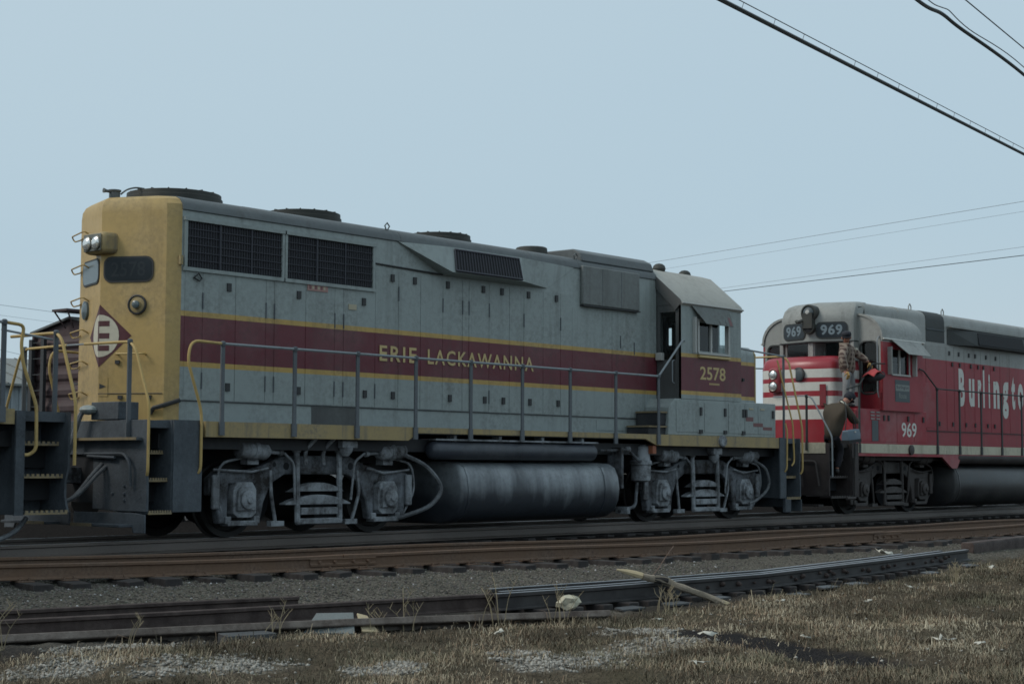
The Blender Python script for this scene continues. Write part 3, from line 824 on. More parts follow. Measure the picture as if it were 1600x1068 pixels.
for i, (x0, y0, s_, lb) in enumerate(SCR):
    s_ *= .75
    rr = random.Random(i+50)
    m = MB(); g_ = 4
    vs = []
    for a in range(g_):
        for b in range(g_):
            xx = x0+(a/(g_-1)-.5)*s_*1.5+rr.uniform(-.02, .02); yy = y0+(b/(g_-1)-.5)*s_*.8+rr.uniform(-.02, .02)
            vs.append(on_g(xx, yy, .03+rr.uniform(0, .45)*s_))
    m.add(vs, [(a*g_+b, a*g_+b+1, (a+1)*g_+b+1, (a+1)*g_+b) for a in range(g_-1) for b in range(g_-1) if rr.random() < .9])
    o = m.build('paper_scrap', M['paper'], loc=on_g(x0, y0))
    so_ = o.modifiers.new('thick', 'SOLIDIFY'); so_.thickness = .003
    tag(o, lb, 'paper scrap')
# tall dry weeds that stand out against the loose rails
def weed(x, y, h, nst, label, seed):
    rr = random.Random(seed)
    m = MB()
    for _ in range(nst):
        a = rr.uniform(0, 6.28); l = rr.uniform(.15, .5)*h; hh = h*rr.uniform(.6, 1.1)
        b = Vector(on_g(x+rr.uniform(-.12, .12), y+rr.uniform(-.08, .08), -.01))
        pts = [b, b+Vector((math.cos(a)*l*.3, math.sin(a)*l*.3, hh*.55)), b+Vector((math.cos(a)*l, math.sin(a)*l, hh))]
        m.tube(arc(pts, 3), [.0055, .005, .0045, .004, .0035, .003, .002], 4)
        for q in range(3):
            p = pts[1]+(pts[2]-pts[1])*rr.uniform(.1, .9); a2 = rr.uniform(0, 6.28)
            m.tube([p, p+Vector((math.cos(a2)*.05, math.sin(a2)*.05, .06))], [.003, .0015], 3)
    o = m.build('dry_weed', M['palegrass'], loc=on_g(x, y))
    tag(o, label, 'weed')
M['palegrass'] = plain('straw stalk', (.27, .225, .145), .9)
for i, (x, y, h, k, lb) in enumerate([(-7.15, -6.55, .52, 5, 'tall thin dry weed stalks at the left edge before the tipped rail'), (-3.05, -7.25, .42, 6, 'dry weed tuft right of the blue grey slab'), (-4.6, -7.05, .36, 6, 'dry weed tuft left of the blue grey slab'),
        (-2.3, -7.7, .5, 6, 'dry weed stalks crossing the middle of the tipped rail'), (-1.6, -8.0, .45, 6, 'dry weed stalks near the end of the tipped rail'), (.1, -8.1, .26, 12, 'bushy dry weed between the tipped rail and the pole'),
        (-6.1, -6.9, .35, 3, 'single thin stalks beside the left end of the tipped rail'), (6.7, -8.3, .30, 14, 'pale bleached weed clump at the right before the stacked rails'), (-3.4, -7.15, .3, 5, 'short straw tuft before the board offcut')]):
    weed(x, y, h, k, lb, i)
# a bent wire on the ballast
o = MB().tube(arc([on_g(1.7, -6.6, .02), on_g(2.2, -6.25, .03), on_g(3.2, -5.75, .05), on_g(4.2, -5.2, .12), on_g(4.8, -4.9, .22)], 4), .007, 5).build('bent_wire', M['railrust'], loc=on_g(3, -5.8))
tag(o, 'thin bent rusty wire lying on the grey ballast', 'wire')

# ------------------------------------------------------------------ locomotive building blocks
def wheelset(root_part, x, mat):
    prof = [(.10, -.07), (.16, -.07), (.17, -.04), (.40, -.03), (.43, -.065), (.505, -.065), (.51, .05), (.535, .062), (.535, .085), (.43, .085), (.40, .05), (.16, .07), (.10, .07)]
    for sg in (-1, 1):
        MB().lathe([(r, h) for r, h in prof], (x, sg*.775, .508), (0, -sg, 0), 28).build('wheel', M['wheel'], root_part)
    MB().cyl((x, -.7, .508), (x, .7, .508), .09, n=10).build('axle', mat, root_part)
def bogie(root, cx, mf, ml, mw):
    """two axle truck with outside frames, hung on swing hangers; every piece a sub-part of the frame"""
    half = [(-1.94, .58), (-1.94, .82), (-1.80, .90), (-1.25, .93), (-.98, 1.0), (-.66, 1.12), (0, 1.13)]
    low = [(-.0, .86), (-.60, .86), (-.84, .74), (-.98, .48), (-1.04, .20), (-1.14, .20), (-1.15, .74), (-1.60, .74), (-1.62, .2), (-1.76, .2), (-1.84, .58)]
    poly = half+[(-a, b) for a, b in half[-2::-1]]+[(-a, b) for a, b in low[::-1]][:-1]+[(a, b) for a, b in low]
    m = MB()
    for y0, y1 in ((-1.13, -1.0), (1.0, 1.13)): m.prism([(cx+a, b) for a, b in poly], y0, y1, 'y')
    m.box(cx-.62, cx+.62, -1.0, 1.0, .86, 1.06)
    fr = m.build('bogie', mf, root, bev=.022)
    for sx in (-1.372, 1.372): wheelset(fr, cx+sx, mw)
    for sy in (-1, 1):
        for sx in (-1.372, 1.372):
            j = MB()
            x = cx+sx
            j.prism([(x-.20, .34), (x-.20, .66), (x-.13, .76), (x+.13, .76), (x+.20, .66), (x+.20, .34), (x+.12, .28), (x-.12, .28)], sy*.98, sy*1.20, 'y')
            j.prism([(x-.16, .38), (x-.15, .64), (x-.09, .70), (x+.09, .70), (x+.15, .64), (x+.16, .38)], sy*1.20, sy*1.25, 'y')
            j.lathe([(.13, 0), (.13, .035), (.10, .05), (.05, .055), (.05, .08), (.01, .085)], (x, sy*1.25, .52), (0, sy, 0), 16)
            for a in range(4): j.cyl((x+.12*math.cos(a*1.57+.78), sy*1.25, .52+.12*math.sin(a*1.57+.78)), (x+.12*math.cos(a*1.57+.78), sy*1.275, .52+.12*math.sin(a*1.57+.78)), .018, n=6)
            j.build('journal_box', ml, fr, bev=.012)
            j = MB(); j.box(x-.26, x+.26, sy*1.0, sy*1.17, .17, .24); j.box(x-.30, x-.20, sy*1.0, sy*1.16, .2, .30); j.box(x+.20, x+.30, sy*1.0, sy*1.16, .2, .30)
            j.build('pedestal_tie', ml, fr, bev=.01)
        for sx, dr in ((-1.24, 1), (1.36, -1)):
            c = MB(); x = cx+sx
            c.lathe([(.075, -.30), (.115, -.28), (.12, -.06), (.135, -.05), (.135, .02), (.12, .03), (.12, .18), (.08, .24), (.03, .25), (.03, .44), (.045, .44), (.045, .50)], (x, sy*1.22, 1.19), (dr, 0, -.06), 16)
            c.box(x-.1, x+.1, sy*1.05, sy*1.2, 1.0, 1.10)
            c.build('brake_cylinder', ml, fr)
            s = MB()
            s.tube(fillet([(x-.1*dr, sy*1.16, 1.10), (x-.55*dr, sy*1.16, 1.02), (x-.62*dr, sy*1.16, .62), (x-.42*dr, sy*1.1, .26)], .15), .018, 6)
            s.build('sand_pipe', ml, fr)
        for sx in (-.45, .36):
            h = MB(); x = cx+sx
            h.tube(fillet([(x, sy*1.20, 1.24), (x, sy*1.21, .9), (x+.02, sy*1.21, .2)], .05), .042, 8)
            h.ball((x, sy*1.2, 1.22), .075)
            h.build('swing_hanger', ml, fr)
        s = MB(); s.tube([(cx-.45, sy*1.21, .205), (cx+.4, sy*1.21, .205)], .05, 8); s.box(cx-.4, cx+.36, sy*1.14, sy*1.26, .17, .24)
        s.box(cx-.38, cx+.32, sy*1.14, sy*1.24, .30, .40); s.build('spring_plank', ml, fr, bev=.01)
        for z0_, w_, h_ in ((.44, .62, .12), (.60, .50, .13)):
            l = MB(); k = 10
            up_ = [(cx-.04+w_*(2*i/k-1), z0_+h_*(1-(2*i/k-1)**2)+.02) for i in range(k+1)]
            dn_ = [(cx-.04+w_*(2*i/k-1), z0_+(.0 if z0_ < .5 else h_*.2)-.0) for i in range(k, -1, -1)]
            l.prism(up_+dn_, sy*1.08, sy*1.23, 'y')
            l.build('leaf_spring', ml, fr, bev=.008)
        for sx, zz, rr_ in ((-.80, 1.0, .035), (-.58, .98, .055), (.66, .98, .055), (.88, 1.0, .035)):
            MB().cyl((cx+sx, sy*1.131, zz), (cx+sx, sy*1.134, zz), rr_, n=10).build('frame_hole', M['hole'], fr)
        r_ = MB(); r_.tube(fillet([(cx-.72, sy*1.24, 1.16), (cx-.55, sy*1.26, 1.02), (cx-.52, sy*1.25, .5)], .08), .018, 6); r_.tube(fillet([(cx+.84, sy*1.24, 1.17), (cx+.62, sy*1.26, 1.05), (cx+.56, sy*1.25, .5)], .08), .018, 6)
        r_.tube([(cx-1.9, sy*1.16, .93), (cx-1.25, sy*1.18, .90), (cx-.95, sy*1.18, .95)], .016, 5); r_.tube([(cx+.95, sy*1.18, .95), (cx+1.3, sy*1.18, .88), (cx+1.85, sy*1.16, .93)], .016, 5)
        tag(r_.build('brake_rigging', ml, fr), kind='stuff')
        for sx in (-1.86, 1.84):
            MB().box(cx+sx-.06, cx+sx+.06, sy*1.13, sy*1.19, .40, .86).build('frame_lug', ml, fr, bev=.02)
        for sx in (-.86, .80):
            b = MB()
            b.tube(fillet([(cx+sx, sy*1.12, .92), (cx+sx*1.02, sy*1.16, .6), (cx+sx*.88, sy*1.12, .2)], .1), .026, 6)
            b.box(cx+sx*.85-.12, cx+sx*.85+.12, sy*1.05, sy*1.14, .15, .22)
            b.build('brake_hanger', ml, fr)
    for sx in (-.75, .75): MB().cyl((cx+sx, -.55, .5), (cx+sx, .55, .5), .36, n=14).build('traction_motor', M['hole'], fr)
    return fr
def fuel_tank(root, x0, x1, mat, matres, r0, r1):
    prof = [(-1.0, .10), (-1.25, .14), (-1.42, .24), (-1.51, .42), (-1.53, .62), (-1.50, .82), (-1.43, .97), (-1.30, 1.04), (-1.0, 1.06)]
    full = prof+[(-a, b) for a, b in prof[::-1]]
    m = MB()
    def ring(x, s, cz=.6): return [(x, a*s, cz+(b-cz)*s) for a, b in full]
    m.rings([ring(x0, .95), ring(x0+.03, .99), ring(x0+.07, 1), ring(x1-.10, 1), ring(x1-.03, .99), ring(x1, .95)])
    t = m.build('fuel_tank', mat, root, smooth=50)
    for x in (x0+.10, x1-.45):
        b = [(a*1.007, .6+(z-.6)*1.012) for a, z in full]
        MB().prism(b, x, x+.05, 'x').build('tank_strap', mat, t)
    for sy in (-1, 1):
        res = MB(); res.lathe([(.05, 0), (.10, .02), (.135, .07), (.14, .1), (.14, r1-r0-.1), (.135, r1-r0-.07), (.05, r1-r0)], (r0, sy*1.40, 1.225), (1, 0, 0), 18)
        rr = res.build('air_reservoir', matres, root)
        br = MB()
        br.box(r0+.05, r1, sy*1.36, sy*1.50, 1.375, 1.40)
        for i in range(4): br.box(r0+.5+i*(r1-r0-.9)/3, r0+.56+i*(r1-r0-.9)/3, sy*1.3, sy*1.46, 1.36, 1.46)
        br.build('reservoir_bracket', M['bogie_light'], rr)
def stanchions(root, xs, y, z0, z1, mat, basemat=None):
    m = MB(); m.box(xs[0]-.030, xs[0]+.030, y-.010, y+.012, z0+.16, z1-.02)
    m.box(xs[0]-.042, xs[0]+.042, y-.014, y+.016, z0-.02, z0+.16)
    m.lathe([(.028, -.035), (.036, -.02), (.036, .02), (.02, .035)], (xs[0], y, z1), (0, 0, 1), 8)
    o = m.build('stanchion', mat, root)
    for x in xs[1:]: dup(o, (x-xs[0], 0, 0))
def stepwell(root, xe, xi, xs, sy, zt, mstep, mtread, treads=(.40, .81, 1.16)):
    """corner steps: xe = end of the platform, xi = inner end of the treads, xs = inner end of the side sheet"""
    a, b = sorted((xe, xi))
    m = MB()
    y0, y1 = sy*1.56, sy*.98
    m.box(xi, xs, y0, y0-sy*.03, .39, zt)
    m.box(xi-.012, xi+.012, y0-sy*.03, y1, .39, zt)
    m.box(a+.012, b-.012, y1, y1-sy*.02, .39, zt)
    o = m.build('step_well', mstep, root)
    for i, z in enumerate(treads):
        yin = y0-sy*(.01+.10*i)
        t = MB().box(a+.02, b-.014, yin, yin-sy*.26, z-.03, z)
        t.build('step', mstep, o)
        e = MB(); k = 9
        e.box(a+.02, b-.014, yin-sy*.001, yin+sy*.012, z-.035, z-.012)
        for q in range(k):
            xq = a+.03+(b-a-.075)*q/(k-1)
            e.box(xq, xq+(b-a)/k*.55, yin+sy*.012, yin, z-.012, z+.016)
        e.build('tread_edge', mtread, o)
        if i: MB().box(a+.02, b-.014, yin-sy*.262, yin-sy*.28, z-.30, z-.032).build('riser', M['hole'], o)
    return o
def coupler(root, x, dr, mat):
    m = MB()
    m.box(x-dr*.25, x+dr*.32, -.10, .10, .74, .96)
    m.prism([(x+dr*.30, -.17), (x+dr*.30, .17), (x+dr*.44, .19), (x+dr*.60, .14), (x+dr*.56, .05), (x+dr*.46, .0), (x+dr*.46, -.06), (x+dr*.62, -.08), (x+dr*.62, -.16), (x+dr*.5, -.2)], .70, 1.0, 'z')
    return m.build('coupler', mat, root, bev=.02)
def hoses(root, x, dr, mat, ys=(-.45, -.52, .45, .55), z0=1.0):
    o = None
    for i, y in enumerate(ys):
        P = [(x, y, z0-.03*i), (x+dr*.12, y+.02, z0-.12-.02*i), (x+dr*.34, y+.25, .52+.03*i), (x+dr*.62, y+.62, .48), (x+dr*.85, y+.9, .62)]
        MB().tube(arc(P, 5), .026, 7).build('air_hose', mat, root)
def underframe(root, x0, x1, mat, z=1.3):
    m = MB()
    m.box(x0, x1, -.32, .32, .92, z-.003)
    m.box(x0+.25, x1-.25, -1.30, 1.30, z-.10, z+.09)
    m.box(x0+.8, x1-.8, .9, 1.1, 1.05, z-.1)  # added far-side sill, stops sky light showing through from behind
    m.build('underframe', mat, root)

HP = [(-.95, 4.38), (-.93, 4.48), (-.87, 4.55), (-.78, 4.59), (-.6, 4.61), (0, 4.62)]
def hood_profile(z0=1.56, dz=0):
    h = [(a, b+dz) for a, b in HP]
    return [(-.95, z0)]+h+[(-a, b) for a, b in h[-2::-1]]+[(.95, z0)]
def roof_fan(root, x, y, r, z, mat, h=.30):
    m = MB(); m.lathe([(r*1.03, -.22), (r*1.03, h*.55), (r, h*.62), (r, h), (r*.94, h+.01), (r*.92, h-.06), (0.02, h-.06)], (x, y, z), (0, 0, 1), 36)
    f = m.build('roof_fan', mat, root, smooth=30)
    b = MB()
    for k in range(8):
        a = k*math.pi/8; c, s_ = math.cos(a)*r*.95, math.sin(a)*r*.95
        b.tube([(x-c, y-s_, z+h+.012), (x+c, y+s_, z+h+.012)], .012, 4)
    b.lathe([(.16, 0), (.16, .03), (.02, .05)], (x, y, z+h), (0, 0, 1), 12)
    b.build('fan_guard', mat, f)
    return f
def poly_plate(pts, th, nrm):
    P = [Vector(p) for p in pts]; n = Vector(nrm).normalized(); k = len(P)
    return MB().add([p+n*th for p in P]+P, [tuple(range(k)), tuple(range(2*k-1, k-1, -1))]+[(i, (i+1) % k, k+(i+1) % k, k+i) for i in range(k)])

# ------------------------------------------------------------------ the grey, maroon and yellow locomotive
org = (6, 0, 0); set_org(org)
EL = empty('locomotive', org, 'grey locomotive with maroon band, yellow stripes and yellow rear end', 'locomotive')
PL = 1.556                                            # walkway height
underframe(EL, -1.8, 13.8, M['black'])
m = MB(); m.box(-1.9, 13.92, -1.48, 1.48, 1.46, PL)
m.build('walkway', M['step'], EL)
for sy in (-1, 1):
    s = MB()
    s.prism([(-.97, PL+.004), (-.97, 1.355), (2.82, 1.362), (3.02, 1.475), (8.76, 1.475), (9.1, 1.365), (13.2, 1.36), (13.2, PL+.004)], sy*1.48, sy*1.535, 'y')
    s.build('side_sill', M['sill'], EL)
bogie(EL, 1.372, M['bogie'], M['bogie_light'], M['steel'])
bogie(EL, 11.126, M['bogie'], M['bogie_light'], M['steel'])
fuel_tank(EL, 4.05, 8.05, M['tank'], M['reservoir'], 3.4, 7.45)
for xe, xi, xs_ in ((-1.9, -1.50, -1.04), (13.92, 13.38, 13.16)):
    for sy in (-1, 1): stepwell(EL, xe, xi, xs_, sy, PL+.01, M['step'], M['tread'])
# rear pilot with coupler, hoses, foot board
for xe, dr in ((-1.91, -1), (13.93, 1)):
    m = MB()
    xa, xb = xe-dr*.035, xe
    for sy in (-1, 1):
        m.prism([(sy*1.56, 1.56), (sy*1.56, 1.17), (sy*1.54, .95), (sy*1.56, .74), (sy*1.56, .40), (sy*.95, .40), (sy*.42, .42), (sy*.42, 1.10), (sy*.2, 1.12), (sy*.2, 1.56)], xa, xb, 'x')
    m.box(xa, xb, -.2, .2, 1.12, 1.56)
    pilot = m.build('pilot', M['step'], EL, bev=.006)
    f = MB()
    for sy in (-1, 1):
        f.prism([(sy*1.56, .13), (sy*1.56, .36), (sy*1.30, .385), (sy*.05, .375), (sy*.05, .20), (sy*1.3, .2), (sy*1.33, .13)], xe+dr*.002, xe+dr*.03, 'x')
        f.box(xe, xe+dr*.24, sy*.25, sy*1.32, .205, .24)
    f.build('foot_board', M['step'], pilot, bev=.006)
    e = MB().box(xe+dr*.01, xe+dr*.10, -1.46, 1.46, 1.30, 1.335); e.build('anticlimber', M['step'], pilot)
    MB().box(xe+dr*.10, xe+dr*.112, -1.46, 1.46, 1.302, 1.337).build('anticlimber_edge', M['tread'], pilot)
    for sy in (-1, 1):
        MB().box(xe+dr*.24, xe+dr*.252, sy*.3, sy*.75, .205, .245).build('foot_board_edge', M['tread'], pilot)
    b = MB()
    for (yy, zz) in ((-1.1, .72), (-1.1, .62), (-1.1, .54), (-.85, .62), (1.1, .72), (1.1, .62)): b.lathe([(.022, 0), (.018, .02), (.004, .024)], (xe, yy, zz), (dr, 0, 0), 8)
    b.build('pilot_bolt', M['step'], pilot)
    MB().box(xe-dr*.5, xe-dr*.04, -.45, .45, .5, 1.1).build('draft_gear', M['hole'], pilot)
    coupler(EL, xe, dr, M['bogie'])
    hoses(EL, xe, dr, M['hose'], (-.62, -.70, .5, .6))
    p = MB(); p.tube(fillet([(xe+dr*.03, -.25, 1.13), (xe+dr*.05, -1.15, 1.13), (xe+dr*.06, -1.28, 1.02), (xe+dr*.04, -1.28, .72)], .08), .022, 6)
    p.tube(fillet([(xe+dr*.04, -.35, 1.10), (xe+dr*.05, -.95, 1.08)], .05), .02, 6)
    p.build('uncoupling_lever', M['step'], pilot)
# MU hose hanging from the rear end platform box
MB().tube(arc([(-1.95, -.42, 1.72), (-2.02, -.30, 1.66), (-2.06, -.18, 1.35), (-2.1, .0, .9)], 5), .035, 7).build('cable_hose', M['hose'], EL)
MB().ball((-1.96, -.36, 1.70), .11, sc=(1, 1.3, .6)).build('cable_plug', M['grey'], EL)
MB().box(-1.92, -1.60, -.95, -.36, 1.57, 1.80).build('cable_box', M['step'], EL, bev=.01)

# ---- long hood
m = MB(); m.prism(hood_profile(PL-.05), -.952, 9.90, 'x')
hood = m.build('long_hood', M['el'], EL, smooth=40)
def prow_ring(z, s):
    pl = [(-.95, -.95), (-1.03, -.925), (-1.13, -.85), (-1.56, 0), (-1.27, .88), (-1.2, .94), (-.95, .95)]
    return [(-.95+(x+.95)*s, y*s, z) for x, y in pl]
m = MB(); m.rings([prow_ring(PL-.05, 1), prow_ring(4.38, 1), prow_ring(4.48, .985), prow_ring(4.55, .93), prow_ring(4.59, .84), prow_ring(4.612, .66), prow_ring(4.622, .05)])
hend = m.build('hood_end', M['el_yellow'], EL, smooth=25)
# roof skin along the long hood
for i, (a, b) in enumerate(((-.95, 3.2), (3.206, 7.6), (7.606, 9.9))):
    q = [(y*1.0, z) for y, z in [(-.951, 4.40)]+HP[1:]]
    q = q+[(-y, z) for y, z in q[-2::-1]]
    pr = [(y*1.022, z+.008) for y, z in q]
    MB().prism(pr+q[::-1], a, b, 'x').build('roof_panel', M['roofdark'], hood, smooth=50)
NF = Vector((-.85, -.43, 0)).normalized()             # normal of the near facet of the hood end
UF = Vector((.43, -.85, 0)).normalized()              # along the near facet, towards the side
FP = lambda u, z, o=0.: Vector((-1.56, 0, z))+UF*u+NF*o
NB = Vector((-.88, .29, 0)).normalized(); UB = Vector((.29, .88, 0)).normalized()
BP = lambda u, z, o=0.: Vector((-1.56, 0, z))+UB*u+NB*o
def rrect(u0, u1, z0, z1, r, k=4):
    P = []
    for cu, cz, a0 in ((u1-r, z1-r, 0), (u0+r, z1-r, 90), (u0+r, z0+r, 180), (u1-r, z0+r, 270)):
        for j in range(k+1):
            a = R(a0+90*j/k); P.append((cu+r*math.cos(a), cz+r*math.sin(a)))
    return P
for F_, n_, bm_, nm in ((FP, NF, 'board', 1), (BP, NB, 'boardpale', 0)):
    o = poly_plate([F_(u, z, .001) for u, z in rrect(.045, .775, 3.425, 3.775, .11)], .012, n_).build('number_board', M['latch'], hend)
    poly_plate([F_(u, z, .014) for u, z in rrect(.07, .75, 3.45, 3.75, .09)], .003, n_).build('number_glass', M[bm_], hend)
lettering('number_digits', '2578', M['digit_dim'], hend, FP(.16, 3.50, .0185), UF, (0, 0, 1), .5, .2, .01)
# twin headlight
h = MB(); h.box(-1.69, -1.40, -.22, .24, 3.81, 4.10); hl = h.build('headlight', M['sill'], hend, bev=.06)
MB().box(-1.705, -1.69, -.18, .20, 3.84, 4.07).build('headlight_face', M['lensrim'], hl, bev=.005)
for y in (-.088, .108):
    MB().lathe([(.098, 0), (.098, .02), (.085, .025), (.08, .01)], (-1.705, y, 3.95), (-1, 0, 0), 18).build('lens_ring', M['lensrim'], hl)
    MB().lathe([(.082, .020), (.06, .038), (.02, .045)], (-1.705, y, 3.95), (-1, 0, 0), 18).build('lens', M['lens'], hl)
# diamond herald across the fold
for F_, n_, near in ((FP, NF, 1), (BP, NB, 0)):
    ru = .47 if near else .40
    poly_plate([F_(0, 3.13, .001), F_(ru, 2.71, .001), F_(0, 2.29, .001)], .003, n_).build('herald_diamond', M['el_maroon'], hend)
    k = 14
    poly_plate([F_((.29 if near else .24)*math.sin(math.pi*i/k), 2.71+.285*math.cos(math.pi*i/k), .0045) for i in range(k+1)], .003, n_).build('herald_disc', M['el_cream'], hend)
for z in (2.875, 2.71, 2.545):
    poly_plate([FP(0.0, z+.036, .008), FP(.15, z+.036, .008), FP(.15, z-.036, .008), FP(0., z-.036, .008)], .002, NF).build('herald_bar', M['el_maroon'], hend)
poly_plate([BP(.0, 2.91, .008), BP(.035, 2.91, .008), BP(.035, 2.51, .008), BP(.0, 2.51, .008)], .002, NB).build('herald_bar', M['el_maroon'], hend)
# bell-like horn cover / class light, small fittings
c = FP(.55, 3.12, 0)
MB().lathe([(.135, .0), (.135, .03), (.12, .036), (.11, .02)], c, NF, 22).build('class_light', M['latch'], hend)
MB().lathe([(.112, .018), (.10, .024), (.06, .026), (.058, .05), (.03, .07), (.01, .075)], c, NF, 20).build('class_lens', M['sill'], hend)
MB().lathe([(.055, .052), (.05, .075), (.02, .09)], c, NF, 14).build('lens', M['boardpale'], hend)
c = BP(.62, 3.10, 0); MB().lathe([(.13, 0), (.13, .03), (.06, .05), (.01, .06)], c, NB, 20).build('class_light', M['boardpale'], hend)
def grab(parent, a, b, n, mat, r=.014, d=.09):
    a, b, n = Vector(a), Vector(b), Vector(n).normalized()
    return MB().tube(fillet([a, a+n*d, b+n*d, b], .035), r, 6).build('grab_iron', mat, parent)
for z in (4.18, 3.72, 3.27, 2.83, 2.40, 1.98):
    MB().tube(fillet([BP(.50, z-.05), BP(.50, z, .09), BP(1.04, z-.02, .10), BP(1.04, z-.09, .06), BP(.86, z-.08, .02), BP(.86, z-.05)], .04), .011, 6).build('grab_iron', M['el_yellow'], hend)
grab(hend, FP(.28, 2.46), FP(.68, 2.46), NF, M['rail_y'])
for u, z in ((.25, 2.33), (.30, 1.86), (.72, 1.86), (.30, 1.66), (.74, 1.66)):
    poly_plate([FP(u, z), FP(u+.06, z), FP(u+.06, z+.05), FP(u, z+.05)], .03, NF).build('hook', M['latch'], hend)
poly_plate([FP(.02, 1.90, .0005), FP(.14, 1.90, .0005), FP(.14, 2.15, .0005), FP(.02, 2.15, .0005)], .006, NF).build('small_door', M['el_yellow'], hend)
poly_plate([FP(.02, 2.0, .007), FP(.12, 2.03, .007), FP(.02, 2.07, .007)], .003, NF).build('small_door_handle', M['latch'], hend)
MB().tube([FP(.0, 1.935, .004), FP(.93, 1.935, .004)], .006, 5).build('seam', M['latch'], hend)
MB().tube(arc([FP(.80, 1.70, .03), FP(.84, 1.74, .05), FP(.92, 1.76, .05), (-.96, -.98, 1.85)], 3), [.03]*12+[.03], 6).build('hook', M['latch'], hend)
MB().box(-1.0, -.955, -.985, -.945, 3.66, 3.78).build('lifting_eye', M['sill'], hend)
# side doors of the near side, each a slightly proud sheet with its latches and hinge rods
def door_row(parent, xs, z0, z1, mat, sy=-1, skip=()):
    for i in range(len(xs)-1):
        if i in skip: continue
        a, b = xs[i]+.005, xs[i+1]-.005
        MB().box(a, b, sy*.951, sy*(.9545+.0015*(i % 3)), z0, z1).build('hood_door', mat, parent, bev=.003)
def px2x(p, t=[(283, -.95), (440, .81), (582, 2.61), (640, 3.43), (833, 6.38), (893, 7.41), (905, 7.62), (993, 9.26), (1018, 9.75)]):
    return float(np.interp(p, [q[0] for q in t], [q[1] for q in t]))
rear_x = [px2x(p) for p in (288, 315, 366, 415, 429, 477, 522, 536, 587)]
mid_x = [px2x(p) for p in (587, 622, 655, 688, 718, 728, 760, 793, 817, 848, 875, 893)]
for sy in (-1, 1):
    door_row(hood, rear_x, 1.86, 3.585, M['el'], sy)
    door_row(hood, mid_x, 1.86, 3.93, M['el'], sy)
    door_row(hood, [7.42, 8.55, 9.55], 1.86, 3.72, M['el'], sy)
    MB().box(-.94, 9.6, sy*.951, sy*.965, 1.838, 1.852).build('door_sill', M['latch'], hood)
l0 = MB().box(-.035, .035, -.978, -.958, -.055, .055)
l0.v = [(a+6, b, c) for a, b, c in l0.v]
L0 = l0.build('latch', M['latch'], hood)
LAT = [(px2x(p), z) for p, z in ((355, 3.42), (466, 3.42), (568, 3.42), (612, 3.83), (646, 3.83), (695, 3.83), (750, 3.83), (780, 3.83), (824, 3.83), (868, 3.83),
                                 (355, 2.05), (467, 2.05), (571, 2.05), (614, 2.05), (699, 2.05), (753, 2.05), (783, 2.05), (827, 2.05), (871, 2.05))]
for i, (x, z) in enumerate(LAT):
    o = L0 if i == 0 else dup(L0)
    o.location = (x-6, 0, z)
h0 = MB().box(5.993, 6.007, -.970, -.958, -.11, .11)
H0 = h0.build('hinge_rod', M['stan'], hood)
HIN = [(px2x(p), z) for p, z in ((315, 3.2), (415, 3.15), (429, 3.15), (522, 3.1), (536, 3.1), (622, 3.6), (688, 3.5), (718, 3.5), (728, 3.5), (760, 3.5), (817, 3.4), (875, 3.4), (315, 2.12), (415, 2.12), (429, 2.12), (522, 2.1), (536, 2.1), (587, 2.1), (760, 2.1), (968, 3.2), (990, 3.1))]
for i, (x, z) in enumerate(HIN):
    o = H0 if i == 0 else dup(H0)
    o.location = (x-6, 0, z)
MB().tube([(-.76, -.97, 3.50), (-.70, -1.0, 3.56), (-.62, -.97, 3.50), (-.68, -.99, 3.46), (-.76, -.97, 3.50)], .012, 5).build('hook', M['latch'], hood)
# radiator grilles
for sy in (-1, 1):
    for x0, x1 in ((-.88, .80), (.90, 2.60)):
        z0, z1 = 3.635, 4.26
        g = MB().box(x0, x1, sy*.953, sy*.957, z0, z1).build('radiator_grille', M['hole'], hood)
        fr = MB()
        fr.box(x0-.06, x1+.06, sy*.953, sy*1.0, z1, z1+.05); fr.box(x0-.06, x1+.06, sy*.953, sy*.985, z0-.05, z0)
        fr.box(x0-.045, x0, sy*.953, sy*.985, z0, z1); fr.box(x1, x1+.045, sy*.953, sy*.985, z0, z1)
        fr.build('grille_frame', M['grey'], hood)
        b = MB(); k = int((x1-x0)/.045)
        for i in range(1, k): b.box(x0+i*(x1-x0)/k-.005, x0+i*(x1-x0)/k+.005, sy*.958, sy*.966, z0, z1)
        for i in range(1, 6): b.box(x0, x1, sy*.967, sy*.976, z0+i*(z1-z0)/6-.005, z0+i*(z1-z0)/6+.005)
        for i in (1, 2): b.box(x0+i*(x1-x0)/3-.012, x0+i*(x1-x0)/3+.012, sy*.976, sy*.982, z0, z1)
        tag(b.build('grille_bars', M['grille'], hood), kind='stuff')
